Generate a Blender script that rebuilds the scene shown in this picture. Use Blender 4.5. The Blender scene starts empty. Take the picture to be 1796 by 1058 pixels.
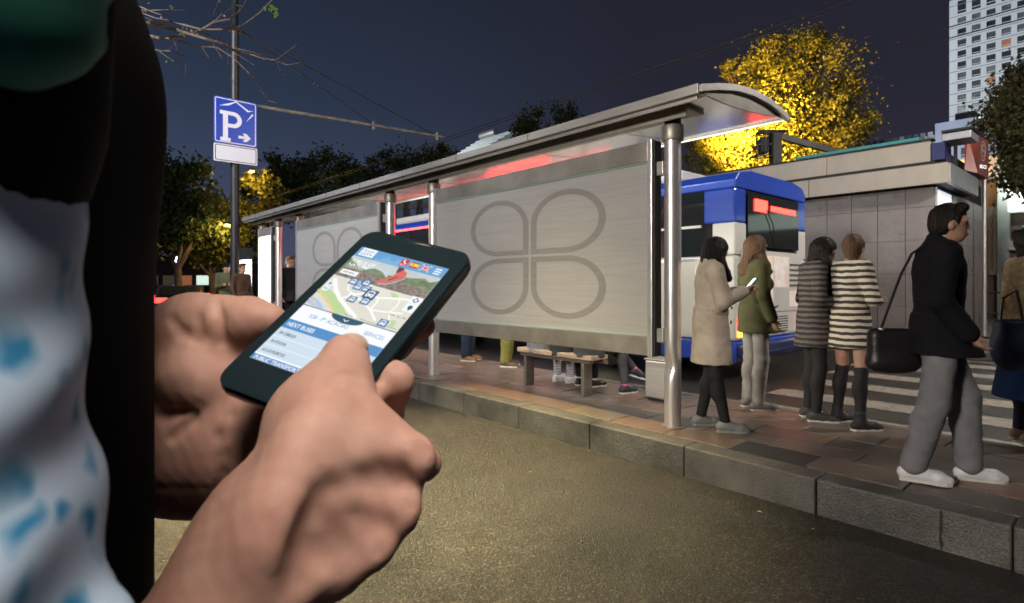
import bpy, math, random
import numpy as np
from mathutils import Vector, Matrix

S = bpy.context.scene
COL = S.collection
R = math.radians

# ------------------------------------------------------------------ camera, sky, moon, exposure
FOC, CX, CY, EYE = 987.0, 898.0, 499.0, 1.45
YAW = R(48.68)
FW = Vector((-math.sin(YAW), math.cos(YAW), 0))
RT = Vector((math.cos(YAW), math.sin(YAW), 0))
UP = Vector((0, 0, 1))
cam = bpy.data.objects.new('camera', bpy.data.cameras.new('camera'))
COL.objects.link(cam)
cam.location = (0, 0, EYE)
cam.rotation_euler = (R(90), 0, YAW)
cam.data.sensor_width = 36
cam.data.lens = 36 * FOC / 1796
cam.data.shift_y = -30 / 1796
cam.data.clip_start = 0.01
cam.data.clip_end = 1500
cam.data.dof.use_dof = True
cam.data.dof.focus_distance = 0.75
cam.data.dof.aperture_fstop = 17
S.camera = cam

world = bpy.data.worlds.new('World')
S.world = world
world.use_nodes = True
wn, wl = world.node_tree.nodes, world.node_tree.links
wn.clear()
wo = wn.new('ShaderNodeOutputWorld'); wb = wn.new('ShaderNodeBackground')
wt = wn.new('ShaderNodeTexCoord'); ws = wn.new('ShaderNodeSeparateXYZ'); wr = wn.new('ShaderNodeValToRGB')
wr2 = wn.new('ShaderNodeValToRGB'); wm = wn.new('ShaderNodeMix'); wm.data_type = 'RGBA'
wmap = wn.new('ShaderNodeMapRange')
wl.new(wt.outputs['Generated'], ws.inputs[0])
wl.new(ws.outputs[2], wr.inputs[0]); wl.new(ws.outputs[2], wr2.inputs[0])
def ramp(n, stops):
    e = n.color_ramp.elements
    while len(e) < len(stops): e.new(0.5)
    for k, (p, c) in enumerate(stops):
        e[k].position = p; e[k].color = (*c, 1)
ramp(wr, [(0.0, (.075, .070, .115)), (.12, (.052, .068, .125)), (.3, (.026, .042, .078)), (.6, (.010, .017, .030))])      # towards the west
ramp(wr2, [(0.0, (.055, .044, .066)), (.12, (.028, .026, .041)), (.3, (.020, .020, .033)), (.6, (.014, .015, .026))])  # towards the east
wmap.inputs[1].default_value = -1.0; wmap.inputs[2].default_value = -0.55
wl.new(ws.outputs[0], wmap.inputs[0]); wl.new(wmap.outputs[0], wm.inputs[0])
wl.new(wr.outputs[0], wm.inputs[6]); wl.new(wr2.outputs[0], wm.inputs[7])
wl.new(wm.outputs[2], wb.inputs[0]); wb.inputs[1].default_value = 1.0
wl.new(wb.outputs[0], wo.inputs[0])

def lamp(name, kind, loc, energy, color, target=None, **kw):
    d = bpy.data.lights.new(name, kind); d.energy = energy; d.color = color
    for k, v in kw.items(): setattr(d, k, v)
    o = bpy.data.objects.new(name, d); COL.objects.link(o); o.location = loc
    if target is not None:
        o.rotation_euler = (Vector(target) - Vector(loc)).to_track_quat('-Z', 'Y').to_euler()
    return o
lamp('moon', 'SUN', (0, 0, 50), 0.06, (.75, .85, 1), (14, 30, 0), angle=R(10))

S.view_settings.view_transform = 'Standard'
S.view_settings.look = 'None'
S.view_settings.exposure = 0.0
S.view_settings.gamma = 1.0
S.view_settings.use_curve_mapping = False
S.render.engine = 'CYCLES'
S.cycles.use_denoising = True
S.cycles.max_bounces = 6
S.cycles.transparent_max_bounces = 8
S.cycles.sample_clamp_indirect = 4
S.cycles.caustics_reflective = False
S.cycles.caustics_refractive = False

# ------------------------------------------------------------------ helpers
def at(px, py, d):                         # a point seen at that direction, d metres ahead
    return Vector((0, 0, EYE)) + FW * d + RT * (d * (px - CX) / FOC) + UP * (d * (CY - py) / FOC)
def at_y(px, py, Y):                       # ... on the vertical plane y = Y
    t = (px - CX) / FOC
    return at(px, py, Y / (FW.y + RT.y * t))
def at_x(px, py, X):
    t = (px - CX) / FOC
    return at(px, py, X / (FW.x + RT.x * t))
def ground(px, py, z=0.0):
    return at(px, py, FOC * (EYE - z) / (py - CY))

def tag(o, label=None, cat=None, group=None, kind=None):
    if label: o['label'] = label
    if cat: o['category'] = cat
    if group: o['group'] = group
    if kind: o['kind'] = kind
    return o

ORG = Vector((0, 0, 0))
def thing(name, loc, label, cat, group=None, rz=0.0, kind=None):
    global ORG
    o = bpy.data.objects.new(name, None); COL.objects.link(o)
    o.empty_display_size = 0.1
    o.location = loc; o.rotation_euler = (0, 0, rz)
    ORG = Vector(loc) if rz == 0 else Vector((0, 0, 0))
    return tag(o, label, cat, group, kind)

def link(name, me, m, parent=None, loc=None):
    o = bpy.data.objects.new(name, me); COL.objects.link(o)
    if m is not None:
        me.materials.clear()
        for q in (m if isinstance(m, (list, tuple)) else [m]): me.materials.append(q)
    if parent is not None: o.parent = parent
    if loc is not None: o.location = loc
    return o

def np_mesh(name, v, f, smooth=False):
    """v (n,3), f (m,k) with one k"""
    v = np.asarray(v, np.float32); f = np.asarray(f, np.int32)
    me = bpy.data.meshes.new(name)
    me.vertices.add(len(v)); me.vertices.foreach_set('co', v.ravel())
    k = f.shape[1]
    me.loops.add(f.size); me.loops.foreach_set('vertex_index', f.ravel())
    me.polygons.add(len(f)); me.polygons.foreach_set('loop_start', np.arange(0, f.size, k, dtype=np.int32))
    if smooth: me.polygons.foreach_set('use_smooth', np.ones(len(f), bool))
    me.update(calc_edges=True)
    return me

class MB:
    def __init__(s): s.v = []; s.f = []; s.mi = []; s.cur = 0
    def add(s, vs, fs):
        b = len(s.v); s.v += [tuple(q) for q in vs]; s.f += [tuple(b + i for i in q) for q in fs]; s.mi += [s.cur] * len(fs); return s
    def bx(s, x0, x1, y0, y1, z0, z1):
        return s.add([(x0,y0,z0),(x1,y0,z0),(x1,y1,z0),(x0,y1,z0),(x0,y0,z1),(x1,y0,z1),(x1,y1,z1),(x0,y1,z1)],
                     [(3,2,1,0),(4,5,6,7),(0,1,5,4),(1,2,6,5),(2,3,7,6),(3,0,4,7)])
    def box(s, c, size, rot=None):
        h = Vector(size) / 2; m = rot if rot is not None else Matrix.Identity(3); c = Vector(c)
        vs = [c + m @ Vector((x*h.x, y*h.y, z*h.z)) for z in (-1,1) for x, y in ((-1,-1),(1,-1),(1,1),(-1,1))]
        return s.add(vs, [(3,2,1,0),(4,5,6,7),(0,1,5,4),(1,2,6,5),(2,3,7,6),(3,0,4,7)])
    def beam(s, a, b, w, h):               # box between two points
        a, b = Vector(a), Vector(b); d = (b - a); L = d.length; d.normalize()
        u = Vector((0,0,1)) if abs(d.z) < .95 else Vector((0,1,0))
        x = d.cross(u).normalized(); z = x.cross(d)
        return s.box((a + b) / 2, (w, L, h), Matrix((x, d, z)).transposed())
    def prism(s, pts, ax, lo, hi):         # polygon in the two other axes, extruded along ax
        n = len(pts)
        def P(p, t):
            return {'x': (t, p[0], p[1]), 'y': (p[0], t, p[1]), 'z': (p[0], p[1], t)}[ax]
        vs = [P(p, lo) for p in pts] + [P(p, hi) for p in pts]
        return s.add(vs, [tuple(range(n))[::-1], tuple(range(n, 2*n))] + [(i, (i+1) % n, n + (i+1) % n, n + i) for i in range(n)])
    def tube(s, pts, r, n=8, cap=True):
        pts = [Vector(p) for p in pts]; rs = r if isinstance(r, (list, tuple)) else [r] * len(pts)
        vs = []; x = None
        for i, p in enumerate(pts):
            d = (pts[min(i+1, len(pts)-1)] - pts[max(i-1, 0)]).normalized()
            if x is None:
                u = Vector((0,0,1)) if abs(d.z) < .9 else Vector((1,0,0)); x = d.cross(u).normalized()
            else:
                x = (x - d * x.dot(d)).normalized()
            y = d.cross(x)
            for k in range(n):
                a = 2*math.pi*k/n; vs.append(p + (x*math.cos(a) + y*math.sin(a)) * rs[i])
        fs = [(i*n+k, i*n+(k+1) % n, (i+1)*n+(k+1) % n, (i+1)*n+k) for i in range(len(pts)-1) for k in range(n)]
        if cap: fs += [tuple(range(n))[::-1], tuple(range((len(pts)-1)*n, len(pts)*n))]
        return s.add(vs, fs)
    def lathe(s, c, prof, n=16):           # (r, z) profile about a vertical axis
        c = Vector(c); vs = [c + Vector((r*math.cos(2*math.pi*k/n), r*math.sin(2*math.pi*k/n), z)) for r, z in prof for k in range(n)]
        fs = [(i*n+k, i*n+(k+1) % n, (i+1)*n+(k+1) % n, (i+1)*n+k) for i in range(len(prof)-1) for k in range(n)]
        return s.add(vs, fs + [tuple(range(n))[::-1], tuple(range((len(prof)-1)*n, len(prof)*n))])
    def loft(s, rings, closed=True):       # rings of equal point counts
        n = len(rings[0]); vs = [p for r_ in rings for p in r_]
        fs = [(i*n+k, i*n+(k+1) % n, (i+1)*n+(k+1) % n, (i+1)*n+k) for i in range(len(rings)-1) for k in range(n if closed else n-1)]
        if closed: fs += [tuple(range(n))[::-1], tuple(range((len(rings)-1)*n, len(rings)*n))]
        return s.add(vs, fs)
    def xf(s, fn): s.v = [tuple(fn(Vector(p))) for p in s.v]; return s
    def obj(s, name, m, parent=None, bevel=0.0, smooth=False, org=None, seg=2):
        o0 = (ORG if parent is not None else Vector((0,0,0))) if org is None else Vector(org)
        me = bpy.data.meshes.new(name)
        me.from_pydata([(p[0]-o0.x, p[1]-o0.y, p[2]-o0.z) for p in s.v], [], s.f)
        if any(s.mi): me.polygons.foreach_set('material_index', s.mi)
        if smooth:
            me.polygons.foreach_set('use_smooth', [True]*len(me.polygons))
        me.update()
        o = link(name, me, m, parent)
        if parent is None and org is not None: o.location = o0
        if smooth: me.set_sharp_from_angle(angle=R(40))
        if bevel:
            b = o.modifiers.new('bevel', 'BEVEL'); b.width = bevel; b.segments = seg; b.limit_method = 'ANGLE'; b.angle_limit = R(35)
        return o

# materials ---------------------------------------------------------------
def mat(name, c, rough=.6, metal=0.0, var=0.0, vscale=8.0, bump=0.0, bscale=60.0, emit=None, es=1.0, sss=0.0, coat=0.0, trans=0.0,
        stretch=None, spec=.5, c2=None, cscale=None, alpha=None, detail=6, rvar=0.0):
    m = bpy.data.materials.new(name); m.use_nodes = True
    nt = m.node_tree; n, l = nt.nodes, nt.links
    b = n['Principled BSDF']
    b.inputs['Base Color'].default_value = (*c, 1); b.inputs['Roughness'].default_value = rough; b.inputs['Metallic'].default_value = metal
    b.inputs['Specular IOR Level'].default_value = spec
    if coat: b.inputs['Coat Weight'].default_value = coat; b.inputs['Coat Roughness'].default_value = .08
    if trans: b.inputs['Transmission Weight'].default_value = trans
    if emit is not None:
        b.inputs['Emission Color'].default_value = (*emit, 1); b.inputs['Emission Strength'].default_value = es
    if sss:
        b.inputs['Subsurface Weight'].default_value = sss; b.inputs['Subsurface Radius'].default_value = (.008, .003, .0015); b.inputs['Subsurface Scale'].default_value = .6
    tc = n.new('ShaderNodeTexCoord'); src = tc.outputs['Object']
    if stretch:
        mp = n.new('ShaderNodeMapping'); mp.inputs['Scale'].default_value = stretch; l.new(src, mp.inputs[0]); src = mp.outputs[0]
    if var or c2:
        t = n.new('ShaderNodeTexNoise'); t.inputs['Scale'].default_value = cscale or vscale; t.inputs['Detail'].default_value = detail; t.inputs['Roughness'].default_value = .6
        l.new(src, t.inputs['Vector'])
        rp = n.new('ShaderNodeValToRGB'); rp.color_ramp.elements[0].position = .32; rp.color_ramp.elements[1].position = .68
        lo = c2 if c2 else tuple(max(0, q*(1-var)) for q in c); hi = c if c2 else tuple(q*(1+var) for q in c)
        rp.color_ramp.elements[0].color = (*lo, 1); rp.color_ramp.elements[1].color = (*hi, 1)
        l.new(t.outputs['Fac'], rp.inputs[0]); l.new(rp.outputs[0], b.inputs['Base Color'])
        if rvar:
            mr = n.new('ShaderNodeMapRange'); mr.inputs[3].default_value = max(.02, rough-rvar); mr.inputs[4].default_value = min(1, rough+rvar)
            l.new(t.outputs['Fac'], mr.inputs[0]); l.new(mr.outputs[0], b.inputs['Roughness'])
    if bump:
        t2 = n.new('ShaderNodeTexNoise'); t2.inputs['Scale'].default_value = bscale; t2.inputs['Detail'].default_value = 5
        l.new(src, t2.inputs['Vector'])
        bp = n.new('ShaderNodeBump'); bp.inputs['Strength'].default_value = bump; bp.inputs['Distance'].default_value = .02
        l.new(t2.outputs['Fac'], bp.inputs['Height']); l.new(bp.outputs[0], b.inputs['Normal'])
    return m

def stripe_mat(name, ca, cb, period, axis=2, duty=.5, rough=.8):
    m = mat(name, ca, rough); n, l = m.node_tree.nodes, m.node_tree.links
    tc = n.new('ShaderNodeTexCoord'); sp = n.new('ShaderNodeSeparateXYZ'); l.new(tc.outputs['Object'], sp.inputs[0])
    dv = n.new('ShaderNodeMath'); dv.operation = 'DIVIDE'; dv.inputs[1].default_value = period; l.new(sp.outputs[axis], dv.inputs[0])
    nz = n.new('ShaderNodeTexNoise'); nz.inputs['Scale'].default_value = 9; l.new(tc.outputs['Object'], nz.inputs['Vector'])
    ad = n.new('ShaderNodeMath'); ad.operation = 'MULTIPLY_ADD'; ad.inputs[1].default_value = .5; l.new(nz.outputs['Fac'], ad.inputs[0]); l.new(dv.outputs[0], ad.inputs[2])
    fr = n.new('ShaderNodeMath'); fr.operation = 'FRACT'; l.new(ad.outputs[0], fr.inputs[0])
    gt = n.new('ShaderNodeMath'); gt.operation = 'GREATER_THAN'; gt.inputs[1].default_value = duty; l.new(fr.outputs[0], gt.inputs[0])
    mx = n.new('ShaderNodeMix'); mx.data_type = 'RGBA'; mx.inputs[6].default_value = (*ca, 1); mx.inputs[7].default_value = (*cb, 1)
    l.new(gt.outputs[0], mx.inputs[0]); l.new(mx.outputs[2], n['Principled BSDF'].inputs['Base Color'])
    return m

def glow(name, c, s): return mat(name, tuple(min(.8, q) for q in c), .5, emit=c, es=s)

def leaf_mat(name, c, c2):
    m = mat(name, c, .55, c2=c2, cscale=1.3, spec=.3); n, l = m.node_tree.nodes, m.node_tree.links
    b = n['Principled BSDF']; tr = n.new('ShaderNodeBsdfTranslucent'); mx = n.new('ShaderNodeMixShader'); mx.inputs[0].default_value = .4
    src = b.inputs['Base Color'].links[0].from_socket; l.new(src, tr.inputs[0])
    l.new(b.outputs[0], mx.inputs[1]); l.new(tr.outputs[0], mx.inputs[2]); l.new(mx.outputs[0], n['Material Output'].inputs[0])
    return m

# lettering ----------------------------------------------------------------
_tc = {}
def glyphs(txt, bold=False):
    """flat outline mesh of a text, unit size: (verts, faces, width)"""
    key = (txt, bold)
    if key not in _tc:
        cu = bpy.data.curves.new('t', 'FONT'); cu.body = txt; cu.size = 1; cu.fill_mode = 'BOTH'; cu.offset = .018 if bold else 0; cu.resolution_u = 3
        ob = bpy.data.objects.new('t', cu); COL.objects.link(ob)
        dg = bpy.context.evaluated_depsgraph_get(); dg.update()
        me = bpy.data.meshes.new_from_object(ob.evaluated_get(dg))
        vs = [(v.co.x, v.co.y) for v in me.vertices]; fs = [tuple(p.vertices) for p in me.polygons]
        bpy.data.objects.remove(ob); bpy.data.curves.remove(cu); bpy.data.meshes.remove(me)
        xs = [v[0] for v in vs] or [0, .3]
        _tc[key] = (vs, fs, max(xs))
    return _tc[key]
def add_text(mb, txt, place, size, width=None, bold=False, center=False):
    """place(x, y) maps text-plane metres to a 3D point"""
    vs, fs, w = glyphs(txt, bold)
    sx = size if width is None else width / w
    off = -w * sx / 2 if center else 0
    mb.add([place(x*sx + off, y*size) for x, y in vs], fs)
    return mb

# signed distance shapes -> smooth closed meshes -----------------------------
def _sd(kind, P, x, y, z):
    if kind == 'c':
        a, b, ra, rb = P
        ba = b - a; L = max(float(ba @ ba), 1e-12)
        t = np.clip(((x-a[0])*ba[0] + (y-a[1])*ba[1] + (z-a[2])*ba[2]) / L, 0, 1)
        return np.sqrt((x-a[0]-t*ba[0])**2 + (y-a[1]-t*ba[1])**2 + (z-a[2]-t*ba[2])**2) - (ra + (rb-ra)*t)
    if kind == 'e':
        c, r, M = P
        dx, dy, dz = x-c[0], y-c[1], z-c[2]
        if M is not None:
            dx, dy, dz = (M[0][0]*dx+M[1][0]*dy+M[2][0]*dz, M[0][1]*dx+M[1][1]*dy+M[2][1]*dz, M[0][2]*dx+M[1][2]*dy+M[2][2]*dz)
        k0 = np.sqrt((dx/r[0])**2 + (dy/r[1])**2 + (dz/r[2])**2) + 1e-9
        k1 = np.sqrt((dx/r[0]**2)**2 + (dy/r[1]**2)**2 + (dz/r[2]**2)**2) + 1e-9
        return k0*(k0-1)/k1
    if kind == 'f':                        # elliptical frustum: centre/radii at z0 and z1 (z0 < z1)
        (c0, a0, b0), (c1, a1, b1) = P
        t = np.clip((z-c0[2])/(c1[2]-c0[2]), 0, 1)
        cx = c0[0]+(c1[0]-c0[0])*t; cy = c0[1]+(c1[1]-c0[1])*t; a = a0+(a1-a0)*t; b = b0+(b1-b0)*t
        d = (np.sqrt(((x-cx)/a)**2 + ((y-cy)/b)**2) - 1)*np.minimum(a, b)
        return np.maximum(d, np.maximum(c0[2]-z, z-c1[2]))
    if kind == 'b':                        # rounded box
        c, h, r = P
        qx, qy, qz = np.abs(x-c[0])-h[0]+r, np.abs(y-c[1])-h[1]+r, np.abs(z-c[2])-h[2]+r
        return np.sqrt(np.maximum(qx,0)**2+np.maximum(qy,0)**2+np.maximum(qz,0)**2) + np.minimum(np.maximum(qx, np.maximum(qy, qz)), 0) - r
def _bb(kind, P):
    if kind == 'c':
        a, b, ra, rb = P; m = max(ra, rb); return np.minimum(a, b)-m, np.maximum(a, b)+m
    if kind == 'e':
        m = max(P[1]) if P[2] is not None else np.array(P[1]); return P[0]-m, P[0]+m
    if kind == 'f':
        (c0, a0, b0), (c1, a1, b1) = P; a = max(a0, a1); b = max(b0, b1); h = np.array([a, b, 0])
        return np.minimum(c0, c1)-h, np.maximum(c0, c1)+h
    c, h, r = P; return c-np.array(h), c+np.array(h)
A3 = lambda p: np.array([p[0], p[1], p[2]], float)
def cap(a, b, ra, rb, k=.02, op=1): return (op, 'c', (A3(a), A3(b), ra, rb), k)
def ell(c, r, k=.02, M=None, op=1): return (op, 'e', (A3(c), tuple(r), M), k)
def fru(c0, a0, b0, c1, a1, b1, k=.02, op=1): return (op, 'f', ((A3(c0), a0, b0), (A3(c1), a1, b1)), k)
def rbx(c, h, r, k=.01, op=1): return (op, 'b', (A3(c), tuple(h), r), k)

def sdf(prims, vox, noise=None):
    bbs = [_bb(k, P) for _, k, P, _ in prims]
    lo = np.min([b[0] for b, p in zip(bbs, prims) if p[0] > 0], 0) - 3*vox
    hi = np.max([b[1] for b, p in zip(bbs, prims) if p[0] > 0], 0) + 3*vox
    n = np.ceil((hi-lo)/vox).astype(int) + 1
    ax = [lo[i] + vox*np.arange(n[i]) for i in range(3)]
    F = np.full(n, 1.0, np.float64)
    for (op, kind, P, k), (b0, b1) in zip(prims, bbs):
        m = k + 3*vox
        i0 = np.clip(np.floor((b0-m-lo)/vox).astype(int), 0, n); i1 = np.clip(np.ceil((b1+m-lo)/vox).astype(int)+1, 0, n)
        if np.any(i1 <= i0): continue
        x = ax[0][i0[0]:i1[0], None, None]; y = ax[1][None, i0[1]:i1[1], None]; z = ax[2][None, None, i0[2]:i1[2]]
        d = _sd(kind, P, x, y, z)
        sl = np.s_[i0[0]:i1[0], i0[1]:i1[1], i0[2]:i1[2]]
        G = F[sl]
        if op > 0:
            h = np.maximum(k-np.abs(G-d), 0)/max(k, 1e-9); F[sl] = np.minimum(G, d) - h*h*k/4
        else:
            d = -d; h = np.maximum(k-np.abs(G-d), 0)/max(k, 1e-9); F[sl] = np.maximum(G, d) + h*h*k/4
    if noise is not None:
        F = F + noise(ax[0][:, None, None], ax[1][None, :, None], ax[2][None, None, :])
    ins = F < 0
    c = np.zeros(n-1, np.int8)
    for dx in (0,1):
        for dy in (0,1):
            for dz in (0,1): c += ins[dx:n[0]-1+dx, dy:n[1]-1+dy, dz:n[2]-1+dz]
    I = np.argwhere((c > 0) & (c < 8))
    idx = np.full(n-1, -1, np.int64); idx[I[:,0], I[:,1], I[:,2]] = np.arange(len(I))
    acc = np.zeros((len(I), 3)); cnt = np.zeros(len(I))
    cor = [(a, b, d) for a in (0,1) for b in (0,1) for d in (0,1)]
    val = {q: F[I[:,0]+q[0], I[:,1]+q[1], I[:,2]+q[2]] for q in cor}
    for q in cor:
        for e in range(3):
            if q[e]: continue
            q2 = list(q); q2[e] = 1; q2 = tuple(q2)
            a, b = val[q], val[q2]; cr = (a < 0) != (b < 0)
            t = np.where(cr, a/np.where(cr, a-b, 1), 0)
            p = np.zeros((len(I), 3)); p[:] = q; p[:, e] += t
            acc += p*cr[:, None]; cnt += cr
    V = lo + vox*(I + acc/cnt[:, None])
    quads = []
    for e in range(3):
        s0 = [slice(None)]*3; s1 = [slice(None)]*3; s0[e] = slice(0, -1); s1[e] = slice(1, None)
        a, b = ins[tuple(s0)], ins[tuple(s1)]
        E = np.argwhere(a != b); o1, o2 = [(1, 2), (2, 0), (0, 1)][e]
        E = E[(E[:, o1] > 0) & (E[:, o2] > 0) & (E[:, o1] < n[o1]-1) & (E[:, o2] < n[o2]-1)]
        def g(d1, d2):
            q = E.copy(); q[:, o1] -= d1; q[:, o2] -= d2; return idx[q[:,0], q[:,1], q[:,2]]
        Q = np.stack([g(1,1), g(0,1), g(0,0), g(1,0)], 1)
        fl = ~a[E[:,0], E[:,1], E[:,2]]; Q[fl] = Q[fl][:, ::-1]
        quads.append(Q)
    return V, np.concatenate(quads)
def smooth_np(V, Q, it=1, w=.5):
    n = len(V)
    for _ in range(it):
        A = np.zeros_like(V); C = np.zeros(n)
        for a, b in ((0,1),(1,2),(2,3),(3,0)):
            for i, j in ((a,b),(b,a)):
                for k in range(3): A[:, k] += np.bincount(Q[:, i], V[Q[:, j], k], n)
                C += np.bincount(Q[:, i], minlength=n)
        V = V*(1-w) + w*A/np.maximum(C, 1)[:, None]
    return V
def blob(name, prims, vox, m, parent=None, it=1, noise=None, loc=None):
    V, Q = sdf(prims, vox, noise)
    if it: V = smooth_np(V, Q, it)
    return link(name, np_mesh(name, V, Q, True), m, parent, loc)
# ------------------------------------------------------------------ materials of the setting
def asphalt_mat():
    m = mat('asphalt', (.06, .058, .052), .5); n, l = m.node_tree.nodes, m.node_tree.links; b = n['Principled BSDF']
    tc = n.new('ShaderNodeTexCoord')
    v = n.new('ShaderNodeTexVoronoi'); v.inputs['Scale'].default_value = 105; l.new(tc.outputs['Object'], v.inputs['Vector'])
    v2 = n.new('ShaderNodeTexVoronoi'); v2.inputs['Scale'].default_value = 260; l.new(tc.outputs['Object'], v2.inputs['Vector'])
    big = n.new('ShaderNodeTexNoise'); big.inputs['Scale'].default_value = .9; big.inputs['Detail'].default_value = 7; big.inputs['Roughness'].default_value = .65; l.new(tc.outputs['Object'], big.inputs['Vector'])
    sc = n.new('ShaderNodeSeparateColor'); l.new(v.outputs['Color'], sc.inputs[0])
    rp = n.new('ShaderNodeValToRGB'); ramp(rp, [(0, (.012, .0115, .0105)), (.5, (.030, .0285, .025)), (.85, (.056, .052, .044)), (1.0, (.16, .148, .12))]); l.new(sc.outputs[0], rp.inputs[0])
    rb = n.new('ShaderNodeValToRGB'); ramp(rb, [(.33, (.4, .4, .4)), (.66, (1.15, 1.1, 1.0))]); l.new(big.outputs['Fac'], rb.inputs[0])
    mx = n.new('ShaderNodeMix'); mx.data_type = 'RGBA'; mx.blend_type = 'MULTIPLY'; mx.inputs[0].default_value = 1
    l.new(rp.outputs[0], mx.inputs[6]); l.new(rb.outputs[0], mx.inputs[7]); l.new(mx.outputs[2], b.inputs['Base Color'])
    ma = n.new('ShaderNodeMath'); ma.operation = 'MULTIPLY_ADD'; ma.inputs[1].default_value = .5; l.new(v2.outputs['Distance'], ma.inputs[0]); l.new(v.outputs['Distance'], ma.inputs[2])
    bp = n.new('ShaderNodeBump'); bp.inputs['Strength'].default_value = .9; bp.inputs['Distance'].default_value = .006; bp.invert = True
    l.new(ma.outputs[0], bp.inputs['Height']); l.new(bp.outputs[0], b.inputs['Normal'])
    mr = n.new('ShaderNodeMapRange'); mr.inputs[3].default_value = .22; mr.inputs[4].default_value = .45; l.new(big.outputs['Fac'], mr.inputs[0]); l.new(mr.outputs[0], b.inputs['Roughness'])
    return m
M = {}
M['asphalt'] = asphalt_mat()
def stone_mat(name, c, c2, rough=.5):
    """granite: broad tone + speckle + stains"""
    m = mat(name, c, rough, c2=c2, cscale=2.2, bump=.35, bscale=90, rvar=.1); n, l = m.node_tree.nodes, m.node_tree.links; b = n['Principled BSDF']
    src = b.inputs['Base Color'].links[0].from_socket
    tc = n.new('ShaderNodeTexCoord'); t = n.new('ShaderNodeTexNoise'); t.inputs['Scale'].default_value = 130; t.inputs['Detail'].default_value = 3; l.new(tc.outputs['Object'], t.inputs['Vector'])
    rp = n.new('ShaderNodeValToRGB'); ramp(rp, [(.35, (.5, .5, .5)), (.62, (1.35, 1.35, 1.35))]); l.new(t.outputs['Fac'], rp.inputs[0])
    mx = n.new('ShaderNodeMix'); mx.data_type = 'RGBA'; mx.blend_type = 'MULTIPLY'; mx.inputs[0].default_value = .8
    l.new(src, mx.inputs[6]); l.new(rp.outputs[0], mx.inputs[7]); l.new(mx.outputs[2], b.inputs['Base Color'])
    return m
M['kerb'] = stone_mat('kerb_granite', (.135, .128, .108), (.04, .04, .037), .5)
SLABS = [stone_mat('slab_%d' % i, c, tuple(q*.55 for q in c), .33) for i, c in enumerate([(.18, .125, .095), (.23, .145, .105), (.145, .12, .10), (.19, .15, .12)])]
M['slab_dark'] = stone_mat('slab_dark', (.035, .035, .034), (.022, .022, .022), .5)
M['joint'] = mat('joint', (.03, .028, .025), .9)
M['paint'] = mat('road_paint', (.42, .38, .31), .6, c2=(.16, .145, .12), cscale=14, bump=.4, bscale=90)
M['steel'] = mat('brushed_steel', (.56, .54, .51), .40, .72, var=.10, vscale=3, stretch=(1, 1, 12), bump=.02, bscale=40, rvar=.08)
M['steel_post'] = mat('steel_post', (.80, .78, .77), .33, .78, var=.08, vscale=6, stretch=(8, 8, 1), rvar=.06)
M['steel_dark'] = mat('aged_steel', (.36, .335, .30), .45, .68, var=.22, vscale=2.5, rvar=.1)
M['soffit'] = mat('soffit_steel', (.62, .60, .57), .22, .78, var=.12, vscale=1.2, bump=.05, bscale=2.5, rvar=.08)
M['black'] = mat('black_metal', (.012, .012, .013), .5)
M['dark'] = mat('dark_grey', (.03, .03, .032), .6)

# ------------------------------------------------------------------ lamps out of view: warm one follows the asphalt's light pool, others are added fill
M['bulb_warm'] = glow('bulb_warm', (1, .8, .45), 12)
M['fill_bulb_white'] = glow('fill_bulb_white', (1, .93, .82), 12)
def street_lamp(base, head, e, col, label, bulb, size=.5, spot=R(125), blend=.7, aim=None):
    o = thing('street_lamp', base, label, 'street lamp', 'street lamps along the road')
    b, h = Vector(base), Vector(head)
    MB().lathe(b, [(.16, 0), (.16, .5), (.09, .55), (.06, h.z-b.z-.4)], 12).obj('post', M['black'], o, smooth=True)
    MB().tube([(b.x, b.y, h.z-.45), (b.x+(h.x-b.x)*.2, b.y+(h.y-b.y)*.2, h.z+.05), (h.x, h.y, h.z+.1)], .04).obj('arm', M['black'], o, smooth=True)
    MB().box((h.x, h.y, h.z+.08), (.6, .3, .12)).obj('lamp_head', M['black'], o, bevel=.03)
    MB().box((h.x, h.y, h.z+.005), (.46, .2, .02)).obj('bulb', M[bulb], o)
    lamp('lamp_light', 'SPOT', (h.x, h.y, h.z-.03), e, col, aim or (h.x, h.y, 0), shadow_soft_size=size*.5, spot_size=spot, spot_blend=blend)
street_lamp((-6.0, -3.2, 0), (-3.9, 1.9, 7.6), 12500, (1, .83, .45), 'black street lamp on the near kerb whose arm hangs over the asphalt', 'bulb_warm', spot=R(48), blend=1.0)
street_lamp((4.4, -3.2, 0), (1.2, -.4, 4.8), 950, (1, .90, .80), 'added fill lamp on a black post behind the viewer, aimed at the hands', 'fill_bulb_white', size=1.6, spot=R(36), blend=1.0, aim=(-.3, .2, 1.3))  # added fill light for the hands, out of view
street_lamp((-12.5, -4.5, 0), (-11.0, -2.2, 7.5), 3200, (.92, .95, 1), 'added cold white fill lamp on a black post on the near kerb farther up the road', 'fill_bulb_white', size=1.2, aim=(-13.0, 3.4, 3.0))  # unseen lamp added to brighten the parking sign and pole
street_lamp((-2.6, -10.2, 0), (-2.2, -9.0, 4.6), 4700, (1, .90, .79), 'added low fill lamp on a black post across the near road', 'fill_bulb_white', size=1.6, spot=R(120), blend=.6, aim=(-3.6, 4.2, 1.6))  # added low and far to brighten panels and people more than the road
street_lamp((4.6, 12.8, 0), (2.6, 11.2, 7.2), 3000, (1, .92, .84), 'added fill lamp on a black post beyond the right edge, aimed at the kiosk', 'fill_bulb_white', size=.9, aim=(-4.5, 13.6, 1.2), spot=R(134), blend=.4)  # unseen lamp added to light the kiosk wall and crossing

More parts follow.
